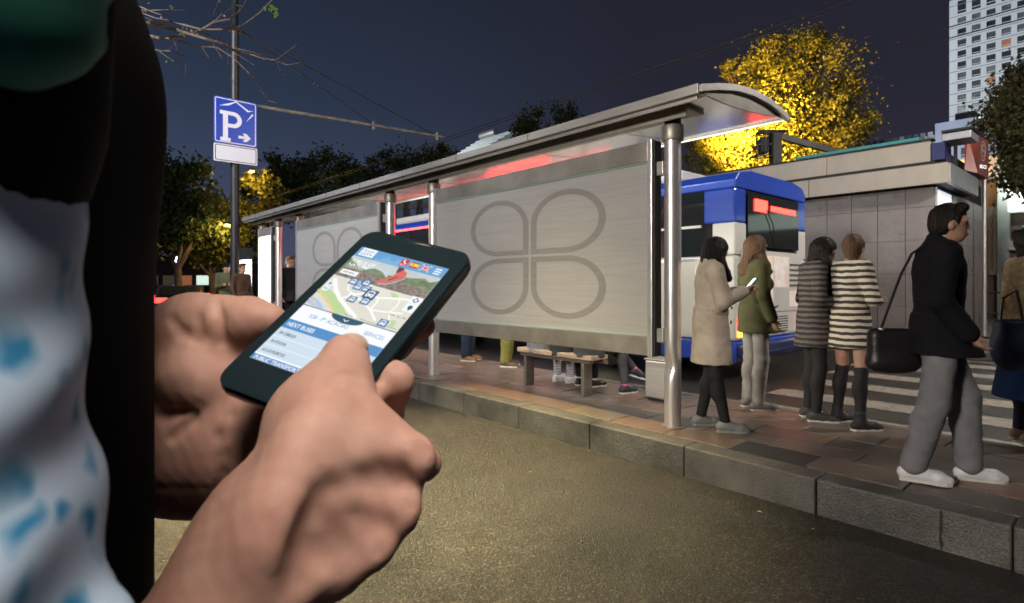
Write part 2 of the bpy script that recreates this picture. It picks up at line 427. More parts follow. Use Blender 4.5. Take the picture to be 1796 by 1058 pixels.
# ------------------------------------------------------------------ ground, pavement, crossing
gd = MB().add([(-600, -300, 0), (300, -300, 0), (300, 700, 0), (-600, 700, 0)], [(0, 1, 2, 3)]).obj('asphalt_road', M['asphalt']); tag(gd, 'dark coarse asphalt road with a warm pool of lamplight', None, None, 'structure')
KY, PZ, PB = 3.78, .23, 5.60
rnd = random.Random(4)
pv = thing('pavement', (0, 0, 0), 'raised bus island paved in brown and grey slabs', None, None, kind='structure')
MB().bx(-40, 6, KY+.06, PB, -.05, PZ-.018).obj('pavement_bed', M['joint'], pv)
x = -.466 - .935*24; k = 0
while x < 5:
    L = .935
    w = rnd.uniform(-.004, .004)
    mb = MB().bx(x+.003, x+L-.003, KY+w, KY+.19, -.06, PZ+rnd.uniform(-.004, .003))
    mb.obj('kerb_stone', M['kerb'], pv, bevel=.014, seg=3); x += L
g0 = ground(1649, 893, PZ)
MB().add([(g0.x-.004, KY-.006, .22), (g0.x+.004, KY-.006, .22), (g0.x+.007, KY-.006, .12), (g0.x+.001, KY-.006, .075), (g0.x+.011, KY-.006, .04), (g0.x+.002, KY-.006, .004), (g0.x-.008, KY-.006, .045), (g0.x-.006, KY-.006, .10)], [tuple(range(8))]).obj('crack', M['joint'], pv)
for row in range(5):
    y0 = 3.975 + row*.315; x = -14.5 + (row % 2)*.28; j = 0
    while x < 2.6:
        L = rnd.choice([.55, .55, .58, .56]); dz = rnd.uniform(-.004, .003)
        m_ = rnd.choice(SLABS)
        if row == 0 and abs(x + 2.14) < .28: m_ = M['slab_dark']
        MB().bx(x+.003, x+L-.003, y0+.003, y0+.312, PZ-.03, PZ+dz).obj('paving_slab', m_, pv, bevel=.004, seg=1); x += L
MB().bx(-40, -14.6, 3.975, PB-.07, PZ-.03, PZ).obj('far_paving', SLABS[0], pv)
x = -30
while x < 4:
    MB().bx(x+.004, x+.996, PB-.055, PB+.07, -.05, PZ+.006).obj('back_kerb_stone', SLABS[3], pv, bevel=.012); x += 1
# zebra crossing on the bus road
for i, y in enumerate((6.35, 7.50, 8.72, 9.95, 11.2, 12.4)):
    o = MB().add([(-3.3-.08*i+rnd.uniform(-.05, .05), y, .004), (4.5, y, .004), (4.5, y+.5, .004), (-3.3-.08*i, y+.5, .004)], [(0,1,2,3)]).obj('crossing_stripe', M['paint'], gd)
MB().add([(-40, 13.4, .004), (20, 13.4, .004), (20, 13.52, .004), (-40, 13.52, .004)], [(0,1,2,3)]).obj('lane_line', M['paint'], gd)
# far kerb and plaza in front of the kiosk
fp = MB().bx(-60, 40, 13.9, 60, -.05, .14).obj('far_pavement', stone_mat('plaza', (.12, .105, .095), (.06, .055, .05)), bevel=.02); tag(fp, 'low far pavement in front of the granite kiosk', None, None, 'structure')

# ------------------------------------------------------------------ bus shelter
def P2(z): return PZ + z
sh = thing('bus_shelter', (-8, 4.6, PZ), 'long stainless steel bus shelter with a curved roof on round posts', 'bus shelter')
POSTS = (-2.72, -6.41, -7.59, -11.25, -12.42, -13.52)
for i, px in enumerate(POSTS):
    dent = []
    prof = [(.075, 0), (.075, .004), (.071, .01)]
    mb = MB().lathe((px, 4.23, PZ), [(.071, 0), (.071, 2.56)], 28)
    if i == 0:                              # the nearest post is dented at knee height
        mb = MB().lathe((px, 4.23, PZ), [(.071, z) for z in (0, .3, .40, .44, .47, .50, .53, .56, .6, .66, .75, 1.2, 2.0, 2.56)], 36)
        c0 = Vector((px-.01, 4.23-.08, PZ+.53))
        def dn(p, c0=c0, px=px):
            d = (p-c0).length; s = max(0, 1-d/.11)
            ax = Vector((px, 4.23, p.z)) - p
            return p + ax*s*.55
        mb.xf(dn)
    po = mb.obj('post', M['steel_post'], sh, smooth=True)
    MB().lathe((px, 4.23, PZ), [(.087, 2.45), (.092, 2.46), (.092, 2.57), (.087, 2.58)], 28).obj('collar', M['steel_dark'], po, smooth=True)
    MB().lathe((px, 4.23, PZ), [(.07, 2.581), (.07, 2.68)], 20).obj('post_head', M['black'], po, smooth=True)
    MB().lathe((px, 4.23, PZ), [(.095, .0005), (.095, .006), (.074, .012)], 28).obj('post_foot', M['steel_dark'], po, smooth=True)
# roof: aerofoil section, lofted along x
XE, XF = -2.28, -13.87
top = [(3.90, 2.735), (4.15, 2.80), (4.45, 2.86), (4.75, 2.885), (5.05, 2.875), (5.30, 2.84), (5.45, 2.80)]
und = [(5.45, 2.785), (5.30, 2.775), (5.05, 2.74), (4.80, 2.715), (4.55, 2.695), (4.30, 2.685), (4.02, 2.69)]
sec = [(3.90, 2.69)] + top + [(5.45, 2.785)]
N = 12
def sect(x, pts): return [(x, y, PZ+z) for y, z in pts]
# upper skin (closed thin shell)
skin = top + [(y, z-.018) for y, z in reversed(top)]
rf = MB().loft([sect(XF, skin), sect(XE, skin)]).obj('roof_skin', M['steel_dark'], sh, smooth=True)
sof = MB().loft([sect(XF+.02, [(y, z) for y, z in reversed(und)] + [(y, z+.012) for y, z in und]), sect(XE-.02, [(y, z) for y, z in reversed(und)] + [(y, z+.012) for y, z in und])]).obj('soffit', M['soffit'], sh, smooth=True)
# soffit seams
for x in np.linspace(XF+1.2, XE-1.1, 9):
    MB().loft([sect(x-.004, [(y, z-.002) for y, z in reversed(und)] + [(y, z+.002) for y, z in und]), sect(x+.004, [(y, z-.002) for y, z in reversed(und)] + [(y, z+.002) for y, z in und])]).obj('seam', M['dark'], sof)
# front gutter: lip, groove, lower tray
MB().bx(XF, XE, 3.885, 3.902, P2(2.675), P2(2.752)).obj('front_lip', M['steel'], sh, bevel=.004)
MB().bx(XF, XE-.004, 3.904, 4.0, P2(2.672), P2(2.684)).obj('gutter', M['steel_dark'], sh, bevel=.003)
MB().bx(XF+.03, XE-.03, 3.925, 3.945, P2(2.640), P2(2.671)).obj('gutter_rail', M['steel'], sh, bevel=.003)
MB().bx(XF+.06, XE-.22, 4.08, 4.10, P2(2.59), P2(2.684)).obj('front_beam', M['steel_dark'], sh, bevel=.004)
MB().bx(XF+.06, XE-.22, 4.101, 4.36, P2(2.655), P2(2.683)).obj('beam_tray', M['steel_dark'], sh, bevel=.004)
MB().bx(XF, XE, 5.445, 5.475, P2(2.765), P2(2.815)).obj('rear_rail', mat('rear_rail', (.75, .73, .7), .25, 1.0), sh, bevel=.005)
for x in np.linspace(XF+1.0, XE-1.9, 8):
    MB().bx(x, x+.006, 3.883, 4.0, P2(2.671), P2(2.7535)).obj('gutter_joint', M['dark'], sh)
# gable panels
for xe, s in ((XE, 1), (XF, -1)):
    gp = [(3.90, 2.70)] + [(y, z-.02) for y, z in top] + [(y, z) for y, z in und]
    MB().prism([(y, PZ+z) for y, z in gp], 'x', xe-.014*s, xe-.004*s).obj('gable_panel', M['steel_dark'], sh)
    rim = [(y, z+.008) for y, z in top] + [(y, z-.05) for y, z in reversed(top)]
    MB().prism([(y, PZ+z) for y, z in rim], 'x', xe, xe+.03*s).obj('gable_rim', M['steel'], sh, bevel=.004)

M['sheet'] = None
def brushed():
    m = mat('brushed_sheet', (.42, .42, .42), .5, .2); n, l = m.node_tree.nodes, m.node_tree.links; b = n['Principled BSDF']
    tc = n.new('ShaderNodeTexCoord'); out = []
    mx = None
    for sc, st in ((1, (1.1, 1, 42)), (1, (3.0, 1, 150)), (1, (.5, 1, 9))):
        mp = n.new('ShaderNodeMapping'); mp.inputs['Scale'].default_value = st; l.new(tc.outputs['Object'], mp.inputs[0])
        t = n.new('ShaderNodeTexNoise'); t.inputs['Scale'].default_value = sc; t.inputs['Detail'].default_value = 4; l.new(mp.outputs[0], t.inputs['Vector']); out.append(t.outputs['Fac'])
    a = n.new('ShaderNodeMath'); a.operation = 'ADD'; l.new(out[0], a.inputs[0]); l.new(out[1], a.inputs[1])
    c = n.new('ShaderNodeMath'); c.operation = 'MULTIPLY_ADD'; c.inputs[1].default_value = .5; l.new(out[2], c.inputs[0]); l.new(a.outputs[0], c.inputs[2])
    rp = n.new('ShaderNodeValToRGB'); mr = n.new('ShaderNodeMapRange'); mr.inputs[1].default_value = .7; mr.inputs[2].default_value = 1.8; l.new(c.outputs[0], mr.inputs[0])
    ramp(rp, [(.2, (.36, .355, .35)), (.8, (.45, .445, .435))]); l.new(mr.outputs[0], rp.inputs[0]); l.new(rp.outputs[0], b.inputs['Base Color'])
    return m
M['sheet'] = brushed()
M['petal'] = mat('petal_print', (.27, .262, .252), .55, .2, var=.10, vscale=1, stretch=(1.5, 1, 60))
M['petal_text'] = mat('petal_text', (.36, .35, .335), .55, .2)
M['lightbox'] = glow('lightbox', (1, .95, .80), 6)
M['green_glass'] = mat('glass_edge', (.35, .52, .46), .2, .3)
def petal_outline(sx, sz, off):
    pts = [(off, off)]
    r = .5-off
    pts += [(.5, off)]
    for i in range(1, 32):
        a = R(-90 + 270*i/32); pts.append((.5 + r*math.cos(a), .5 + r*math.sin(a)))
    pts += [(off, .5)]
    return [(p[0]*sx, p[1]*sz) for p in pts]
def ad_panel(x0, x1, yf, label, emblem=True, lit=False):
    o = thing('advertising_panel', ((x0+x1)/2, yf, PZ), label, 'advertising panel', 'advertising panels between the shelter posts')
    zb, zt, zpb, zpt = P2(.60), P2(2.46), P2(.765), P2(2.285)
    d = .13
    st = M['steel_dark'] if not lit else M['steel']
    w = .045 if not lit else .03
    MB().bx(x0+w, x1-w, yf, yf+d, zpt, zt).obj('top_rail', st, o, bevel=.006)
    MB().bx(x0+w, x1-w, yf, yf+d, zb, zpb).obj('bottom_rail', st, o, bevel=.006)
    for xa in (x0, x1-w):
        MB().bx(xa, xa+w, yf-.006, yf+d+.004, zb-.01, zt+.015).obj('side_rail', M['steel_post'], o, bevel=.006)
    MB().bx(x1+.002, x1+.014, yf+.02, yf+d-.01, zb, zt).obj('side_channel', M['dark'], o, bevel=.003)
    for z in (P2(.78), P2(2.22)):
        MB().bx(x1+.001, x1+.075, yf+.05, yf+.11, z-.06, z+.06).obj('bracket', M['steel'], o, bevel=.006)
        MB().bx(x0-.04, x0-.001, yf+.05, yf+.11, z-.06, z+.06).obj('bracket', M['steel'], o, bevel=.006)
    if lit:
        s = MB().bx(x0+w+.002, x1-w-.002, yf+.02, yf+.05, zpb, zpt).obj('lit_poster', M['lit_poster'], o)
    else:
        s = MB().bx(x0+w+.002, x1-w-.002, yf+.012, yf+.05, zpb+.004, zpt-.004).obj('steel_sheet', M['sheet'], o)
        MB().bx(x0+w+.001, x1-w-.001, yf-.001, yf+.018, zpt-.014, zpt-.0005).obj('glass_strip', M['green_glass'], o)
        MB().bx(x0+w+.001, x1-w-.001, yf-.001, yf+.018, zpb+.0005, zpb+.008).obj('glass_strip', M['green_glass'], o)
    MB().bx(x0+w+.01, x1-w-.01, yf+d-.03, yf+d-.005, zpb+.01, zpt-.01).obj('back_light', M['lightbox'], o)
    if emblem:
        cx, cz, g = -4.39 + (x0+2.84+3.38) - 0, P2(1.525), .018
        cx = x0 + (6.22-4.39)*(x1-x0)/3.38
        fx = (x1-x0)/3.38
        yy = yf+.0105
        for sx, sz in ((1, 1), (-1, 1), (-1, -1), (1, -1)):
            A = petal_outline(1.02*fx, .63, 0); B = petal_outline(1.02*fx, .63, .085)
            n = len(A); vs = [(cx+sx*(g+p[0]), yy, cz+sz*(g*.8+p[1])) for p in A] + [(cx+sx*(g+p[0]), yy, cz+sz*(g*.8+p[1])) for p in B]
            fs = [(i, (i+1) % n, n+(i+1) % n, n+i) for i in range(n)]
            pe = MB().add(vs, fs).obj('emblem_petal', M['petal'], o)
            tx = {(1, 1): "Mode d'emploi", (-1, 1): 'trains prochains bus • métro', (-1, -1): 'trains prochains bus • métro', (1, -1): 'trains prochains bus • métro'}[(sx, sz)]
            a0, a1 = {(1, 1): (128, 72), (-1, 1): (165, 50), (-1, -1): (205, 320), (1, -1): (215, 335)}[(sx, sz)]
            mb = MB(); n = len(tx); hh = .034*(1 if sz > 0 else .95)
            ccx, ccz = cx+sx*(g+.5*1.02*fx), cz+sz*(g*.8+.5*.63); rx, rz_ = .51*1.02*fx, .5*.63
            for i, ch in enumerate(tx):
                if ch == ' ': continue
                a = R(a0 + (a1-a0)*(i+.5)/n)
                base = .925 if sz > 0 else .985
                q = (ccx+.5*1.02*fx*base*math.cos(a), ccz+.315*base*math.sin(a))
                tgv = Vector((-.51*fx*math.sin(a), .315*math.cos(a))).normalized()
                if a1 < a0: tgv = -tgv
                nv = Vector((-tgv.y, tgv.x))
                wd = glyphs(ch)[2]
                add_text(mb, ch, lambda X, Y: (q[0]+tgv.x*X*1.3+nv.x*Y, yy-.0012, q[1]+tgv.y*X*1.3+nv.y*Y), hh, center=True)
            mb.obj('lettering', M['petal_text'], pe)
            mb = MB(); add_text(mb, '*', lambda X, Y: (cx+sx*(g+.055)+X*1.5, yy-.0012, cz+sz*(g+.03)+Y-.045), .08, center=True)
            mb.obj('asterisk', M['petal_text'], pe)
    return o
def lit_poster_mat():
    m = mat('lit_poster', (.8, .8, .75), .4); n, l = m.node_tree.nodes, m.node_tree.links; b = n['Principled BSDF']
    tc = n.new('ShaderNodeTexCoord'); t = n.new('ShaderNodeTexNoise'); t.inputs['Scale'].default_value = 2.3; l.new(tc.outputs['Object'], t.inputs['Vector'])
    rp = n.new('ShaderNodeValToRGB'); ramp(rp, [(.3, (.75, 1, .8)), (.45, (1, 1, .92)), (.6, (1, .98, .9)), (.75, (1, .75, .6))]); l.new(t.outputs['Fac'], rp.inputs[0])
    l.new(rp.outputs[0], b.inputs['Emission Color']); b.inputs['Emission Strength'].default_value = 2.0
    return m
M['lit_poster'] = lit_poster_mat()
ad_panel(-6.22, -2.84, 4.10, 'largest brushed steel advertising panel with a grey four petal emblem, beside the dented post')
ad_panel(-11.08, -7.70, 4.10, 'brushed steel panel with a grey four petal emblem, half hidden behind the held phone')
ad_panel(-13.38, -12.52, 4.10, 'narrow glowing white poster panel at the far end of the shelter', False, True)

# wooden-topped bench
M['bench_wood'] = mat('bench_wood', (.30, .22, .15), .55, var=.3, vscale=3, stretch=(1.5, 14, 14), bump=.2, bscale=30)
M['bench_leg'] = mat('bench_leg', (.34, .31, .27), .4, .9, var=.15, vscale=5)
bn = thing('bench', (-4.5, 4.72, PZ), 'low backless bench with a thick slab seat and flat legs under the large panel', 'bench')
MB().bx(-5.12, -3.93, 4.58, 4.86, P2(.40), P2(.455)).obj('seat', M['bench_wood'], bn, bevel=.01)
MB().bx(-5.08, -3.97, 4.60, 4.66, P2(.362), P2(.399)).obj('seat_rail', M['bench_leg'], bn, bevel=.005)
MB().tube([(-5.14, 4.80, P2(.375)), (-3.90, 4.80, P2(.375))], .024, 12).obj('stretcher', M['bench_leg'], bn, smooth=True)
for x in (-5.0, -4.08):
    MB().bx(x-.022, x+.022, 4.60, 4.74, P2(.001), P2(.361)).obj('leg', M['bench_leg'], bn, bevel=.006)
# steel box at the near post
bi = thing('steel_bin', (-3.42, 5.15, PZ), 'small brushed steel box standing by the dented post', 'bin')
MB().bx(-3.55, -3.28, 5.0, 5.24, P2(.03), P2(.42)).obj('body', M['steel'], bi, bevel=.012)
MB().bx(-3.53, -3.30, 5.02, 5.22, P2(0), P2(.029)).obj('plinth', M['black'], bi)
MB().bx(-3.562, -3.268, 4.99, 5.252, P2(.421), P2(.44)).obj('lid', M['steel_dark'], bi, bevel=.005)
# small switch box on the near post
# ------------------------------------------------------------------ city bus leaving the stop
M['bus_white'] = mat('bus_white', (.70, .68, .64), .3, coat=.5, var=.05, vscale=2)
M['bus_blue'] = mat('bus_blue', (.02, .07, .48), .3, coat=.6)
M['bus_navy'] = mat('bus_navy', (.02, .03, .12), .3, coat=.6)
M['glass_dark'] = mat('glass_dark', (.015, .02, .022), .06, spec=.8)
M['rubber'] = mat('rubber', (.015, .015, .015), .8)
M['red_led'] = glow('red_led', (1, .03, .02), 9)
M['tail_red'] = glow('tail_red', (1, .04, .03), 5)
M['added_strip_red'] = glow('added_strip_red', (1, .03, .02), 16)
M['amber'] = glow('amber', (1, .42, .03), 6)
M['white_led'] = glow('white_led', (.85, .93, 1), 5)
M['inside_light'] = glow('inside_light', (.55, .75, .75), .10)
BX0, BX1, BY0, BY1 = -15.6, -3.98, 7.8, 10.3
bus = thing('city_bus', (-9.8, 9.05, 0), 'white city bus with blue roof and skirt pulling away behind the shelter', 'bus')
def bprism(y0, y1, z0, z1, x0=BX0, x1=BX1): return MB().bx(x0, x1, y0, y1, z0, z1)
bprism(BY0, BY1, .62, 1.88).obj('lower_body', M['bus_white'], bus, bevel=.05, seg=3)
bprism(BY0+.01, BY1-.01, .30, .615).obj('skirt', M['bus_blue'], bus, bevel=.03)
bprism(BY0+.03, BY1-.03, 1.885, 2.86, x0=BX0+.05, x1=BX1-.05).obj('window_band', M['glass_dark'], bus)
prof = [(BY0, 2.865), (BY1, 2.865), (BY1, 2.98), (BY1-.12, 3.10), (BY1-.5, 3.16), (BY0+.5, 3.16), (BY0+.12, 3.10), (BY0, 2.98)]
MB().prism(prof, 'x', BX0, BX1).obj('roof', M['bus_blue'], bus, bevel=.02)
MB().bx(BX0+1, BX1-1.2, BY0+.5, BY1-.5, 3.165, 3.38).obj('roof_unit', M['bus_white'], bus, bevel=.06)
# rear corner pillars: blue above, white below
for y in (BY0, BY1-.34):
    MB().bx(BX1-.5, BX1-.003, y-.004, y+.344, 2.36, 2.864).obj('corner_pillar', M['bus_blue'], bus, bevel=.03)
    MB().bx(BX1-.36, BX1-.002, y-.004, y+.344, 1.884, 2.358).obj('corner_pillar', M['bus_white'], bus, bevel=.02)
for x in np.arange(BX0+1.3, BX1-.8, 1.25):
    MB().bx(x-.05, x+.05, BY0+.012, BY0+.045, 1.89, 2.86).obj('window_post', M['black'], bus)
MB().bx(BX0+.1, BX1-.55, BY0+.006, BY0+.04, 2.31, 2.35).obj('window_rail', M['bus_white'], bus)
# white light line along the side
MB().bx(BX0+.3, BX1-.3, BY0-.008, BY0-.001, 1.80, 1.84).obj('trim_strip', mat('trim_chrome', (.8, .8, .82), .2, 1), bus)
# rear face (x = BX1)
MB().bx(BX1+.001, BX1+.02, BY0+.34, BY1-.34, 2.02, 2.84).obj('rear_window', M['glass_dark'], bus, bevel=.008)
MB().bx(BX1+.021, BX1+.04, BY0+.55, BY0+.95, 2.56, 2.74).obj('route_display', M['red_led'], bus)
MB().bx(BX1+.021, BX1+.034, BY0+1.1, BY1-.5, 2.60, 2.68).obj('route_display', M['red_led'], bus)
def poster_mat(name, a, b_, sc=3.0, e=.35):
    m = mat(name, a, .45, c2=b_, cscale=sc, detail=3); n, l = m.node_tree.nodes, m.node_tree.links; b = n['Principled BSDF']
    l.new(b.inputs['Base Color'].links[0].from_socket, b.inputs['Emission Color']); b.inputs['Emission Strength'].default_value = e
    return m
MB().bx(BX1+.002, BX1+.016, BY0+.15, BY1-.15, 1.02, 1.97).obj('poster_board', M['bus_white'], bus)
yp = BY0+.2
for w, z0, z1, a, b_ in ((.50, 1.08, 1.55, (.62, .60, .18), (.75, .68, .5)), (.46, 1.08, 1.90, (.72, .55, .42), (.75, .7, .66)), (.55, 1.40, 1.90, (.75, .72, .68), (.55, .4, .33)), (.48, 1.08, 1.34, (.68, .50, .42), (.7, .66, .6))):
    MB().bx(BX1+.017, BX1+.021, yp, yp+w, z0, z1).obj('poster', poster_mat('poster_%d' % int(yp*100), a, b_), bus); yp += w+.03
mb = MB()
for k in range(5): mb.bx(BX1+.0215, BX1+.0235, BY1-.7, BY1-.26, 1.42+k*.085, 1.45+k*.085)
mb.obj('poster_lines', mat('poster_dark', (.12, .11, .12), .5), bus)
for y in (BY0+.06, BY1-.34):
    MB().bx(BX1+.003, BX1+.03, y, y+.28, .80, .96).obj('tail_lamp', M['tail_red'], bus, bevel=.01)
    MB().bx(BX1+.003, BX1+.03, y, y+.28, .68, .77).obj('indicator', M['amber'], bus, bevel=.01)
MB().bx(BX1-.02, BX1+.08, BY0+.06, BY1-.06, .38, .56).obj('rear_bumper', M['bus_navy'], bus, bevel=.03)
# side route display seen through the shelter's gap
MB().bx(-9.6, -7.7, BY0+.004, BY0+.022, 2.52, 2.72).obj('side_display', M['red_led'], bus)
MB().bx(-14.6, -6.2, BY0-.012, BY0-.001, 2.885, 2.925).obj('added_red_strip', M['added_strip_red'], bus)  # glowing strip added to lay a long red reflection on the soffit
for x in np.arange(BX0+1.3, BX1-.3, 1.25): MB().bx(x-.006, x+.006, BY0-.0035, BY0-.001, .63, 1.79).obj('panel_seam', M['dark'], bus)
MB().bx(BX1+.021, BX1+.035, BY0+.8, BY1-.8, .70, .94).obj('engine_grille', M['dark'], bus)
for k in range(6): MB().bx(BX1+.036, BX1+.044, BY0+.82, BY1-.82, .715+.038*k, .735+.038*k).obj('grille_slat', M['bus_white'], bus)
MB().tube([(BX1+.045, BY0+1.25, 2.03), (BX1+.05, BY0+1.1, 2.4), (BX1+.045, BY0+.9, 2.6)], .008, 5).obj('wiper', M['black'], bus)
for x in (-6.4, -13.2):
    for y in (BY0+.14, BY1-.14):
        w = MB(); w.lathe((0, 0, 0), [(.2, -.13), (.44, -.13), (.48, -.1), (.48, .1), (.44, .13), (.2, .13)], 28)
        w.xf(lambda p: Vector((x+p.x, y+p.z, .48+p.y))); wo_ = w.obj('wheel', M['rubber'], bus, smooth=True)
        r = MB(); r.lathe((0, 0, 0), [(.26, -.135), (.26, .135)], 20); r.xf(lambda p: Vector((x+p.x, y+p.z, .48+p.y))); r.obj('rim', M['steel'], wo_, smooth=True)

# ------------------------------------------------------------------ granite kiosk (underground entrance)
M['granite'] = stone_mat('granite_panel', (.30, .265, .25), (.22, .195, .185), .3)
M['fascia'] = mat('fascia_cream', (.52, .46, .38), .45, c2=(.40, .36, .30), cscale=1.6, stretch=(1, 1, .4))
M['panel_grey'] = mat('panel_grey', (.45, .46, .48), .35, .6, var=.1, vscale=2, stretch=(6, 6, .6))
kx0, kx1 = -9.0, -3.1
ki = thing('kiosk', (-6, 17, .14), 'granite clad kiosk with a cream fascia and jutting grey canopy behind the bus', 'kiosk')
MB().bx(kx0, kx1-.02, 14.95, 20, .14, 4.14).obj('wall', M['joint'], ki)
zs = [.16, .96, 1.69, 2.42, 3.15, 3.57]
x = kx1
while x > kx0+.3:
    for a, b_ in zip(zs[:-1], zs[1:]):
        MB().bx(x-.535, x-.006, 14.90+rnd.uniform(-.003, .003), 14.948, a+.004, b_-.004).obj('granite_panel', M['granite'], ki)
    x -= .54
y = 14.96
while y < 19.5:
    for a, b_ in zip(zs[:-1], zs[1:]):
        if y < 16.2: MB().bx(kx1-.018, kx1+.03, y+.004, y+.60, a+.004, b_-.004).obj('steel_panel' if b_ > 3 else 'granite_panel', M['panel_grey'] if b_ > 3 else M['granite'], ki)
        else: MB().bx(kx1-.018, kx1+.03, y+.004, y+.60, a+.004, b_-.004).obj('granite_panel', M['granite'], ki)
    y += .61
MB().bx(kx1+.031, kx1+.05, 15.0, 16.15, 3.0, 3.5).obj('lit_panel', glow('lit_panel', (.85, .9, 1), .9), ki)
# canopy band: front pieces and side pieces
xs = [kx0, -7.4, -5.55, -2.8]
for a, b_ in zip(xs[:-1], xs[1:]):
    MB().bx(a+.006, b_-.006, 14.55, 14.65, 3.58, 4.0).obj('canopy_fascia', M['fascia'], ki, bevel=.006)
for a, b_ in ((14.66, 16.1), (16.11, 17.5)):
    MB().bx(-2.86, -2.78, a, b_, 3.58, 4.0).obj('canopy_side', M['panel_grey'], ki, bevel=.006)
MB().bx(kx0, -2.862, 14.66, 17.5, 3.60, 3.98).obj('canopy_core', M['dark'], ki)
MB().bx(kx0, -2.79, 14.56, 17.5, 4.003, 4.03).obj('canopy_cap', M['black'], ki)
xs = [kx0-2, -7.2, -5.3, -3.2]
for a, b_ in zip(xs[:-1], xs[1:]):
    MB().bx(a+.005, b_-.005, 15.0, 15.12, 4.145, 4.60).obj('parapet_panel', M['fascia'], ki, bevel=.005)
MB().bx(kx0-2, -3.2, 15.13, 20, 4.15, 4.58).obj('roof_block', M['dark'], ki)
MB().bx(kx0-2, -3.15, 14.96, 15.2, 4.605, 4.64).obj('coping', M['black'], ki)
MB().bx(-6.2, -3.5, 15.4, 15.7, 4.64, 4.80).obj('teal_coping', mat('teal', (.05, .32, .33), .5), ki)
# raised roof plate with posts at the corner
MB().bx(-3.19, -2.95, 15.0, 15.6, 4.15, 4.53).obj('vent_box', M['bus_navy'], ki, bevel=.01)
mb = MB(); mb.beam((-2.75, 15.0, 4.62), (-2.75, 15.75, 4.62), .5, .16); mb.obj('roof_plate', M['panel_grey'], ki, bevel=.01)
MB().bx(-3.0, -2.46, 14.95, 15.8, 4.71, 4.76).obj('roof_edge', M['black'], ki)
for y in (15.66,): MB().bx(-2.92, -2.86, y, y+.06, 4.03, 4.54).obj('roof_post', M['black'], ki)
# caged floodlight on the roof with its long bracket
fl = thing('floodlight', (-7.0, 15.5, 4.6), 'caged floodlight on a dark box post with a sloping bracket above the kiosk roof', 'floodlight')
c = at(1360, 262, 15.6)
MB().box((c.x, c.y, c.z), (.24, .26, .92), Matrix.Rotation(YAW, 3, 'Z')).obj('post', M['dark'], fl, bevel=.01)
cg = c - RT*.36 + UP*.10
mb = MB()
for i in range(5):
    for s in (-1, 1):
        mb.beam(cg + RT*(-.2+.1*i) + FW*.16*s - UP*.31, cg + RT*(-.2+.1*i) + FW*.16*s + UP*.33, .018, .018)
for z in (-.31, 0, .33):
    for s in (-1, 1):
        mb.beam(cg - RT*.21 + FW*.16*s + UP*z, cg + RT*.21 + FW*.16*s + UP*z, .02, .02)
        mb.beam(cg - FW*.17 + RT*.2*s + UP*z, cg + FW*.17 + RT*.2*s + UP*z, .02, .02)
mb.obj('cage', M['black'], fl)
MB().box(cg + RT*.04, (.22, .22, .42), Matrix.Rotation(YAW, 3, 'Z')).obj('lamp_case', M['dark'], fl, bevel=.02)
a = c + RT*.12 + UP*.36; b_ = at(1485, 271, 16.4)
MB().beam(a, b_, .10, .17).obj('bracket', M['steel_dark'], fl, bevel=.008)
MB().tube([c + RT*.13 + UP*.05, c + RT*.26 + UP*.12, c + RT*.34 - UP*.05, c + RT*.33 - UP*.3], .018).obj('cable', M['black'], fl, smooth=True)
MB().box(c + UP*.475 - RT*.1, (.75, .4, .03), Matrix.Rotation(YAW, 3, 'Z')).obj('cage_roof', M['dark'], fl)
# pylon sign with an oval emblem
sp = at(1716, 278, 13.9); pz = at(1727, 310, 14.2)
sg = thing('pylon_sign', (pz.x, pz.y, .14), 'red hanging sign with a pale oval emblem on a slim steel pole beside the kiosk', 'sign')
MB().tube([(pz.x, pz.y, .14), (pz.x, pz.y, sp.z+.3)], .045, 14).obj('pole', M['steel'], sg, smooth=True)
sr = Matrix.Rotation(YAW + R(25), 3, 'Z')
def sgp(u, v, w=0): return sp + sr @ Vector((u, -w, v))
M['sign_red'] = mat('sign_red', (.20, .07, .06), .35, var=.2, vscale=2)
M['sign_side'] = mat('sign_side', (.28, .06, .035), .4)
mb = MB(); prof = [(-.22, .52), (.24, .44), (.24, -.50), (-.25, -.40), (-.25, -.1)]
vs = [sgp(u, v, .10) for u, v in prof] + [sgp(u, v, -.10) for u, v in prof]; n = 5
mb.add(vs, [tuple(range(n)), tuple(range(n, 2*n))[::-1]] + [(i, n+i, n+(i+1) % n, (i+1) % n) for i in range(n)])
mb.obj('board', M['sign_red'], sg)
mb = MB(); mb.add([sgp(-.24, .53, .104), sgp(-.24, .53, -.10), sgp(-.40, .46, -.1), sgp(-.40, -.30, -.1), sgp(-.252, -.40, .104)], [(0, 1, 2, 3, 4)]); mb.obj('side_wing', M['sign_side'], sg)
M['emblem_pale'] = mat('emblem_pale', (.62, .52, .42), .5)
def ring2d(mb, cx_, cy_, rx, ry, t, place, n=36, a0=0, a1=360):
    vs = []; fs = []
    for i in range(n+1):
        a = R(a0+(a1-a0)*i/n); vs += [place(cx_+rx*math.cos(a), cy_+ry*math.sin(a)), place(cx_+(rx-t)*math.cos(a), cy_+(ry-t)*math.sin(a))]
    fs = [(2*i, 2*i+2, 2*i+3, 2*i+1) for i in range(n)]
    mb.add(vs, fs)
mb = MB(); pl = lambda u, v: sgp(u, v, .104)
ring2d(mb, 0, .16, .10, .25, .022, pl); ring2d(mb, 0, .24, .055, .08, .02, pl, 20, 40, 230); ring2d(mb, 0, .09, .055, .08, .02, pl, 20, -140, 60)
mb.add([pl(-.05, .155), pl(.05, .155), pl(.05, .175), pl(-.05, .175)], [(0, 1, 2, 3)])
mb.obj('emblem', M['emblem_pale'], sg)
mb = MB(); add_text(mb, 'MOCO', lambda u, v: sgp(u-.0, v-.27, .104), .13, width=.30, bold=True, center=True); mb.obj('lettering', glow('sign_white', (1, .95, .95), 1.0), sg)

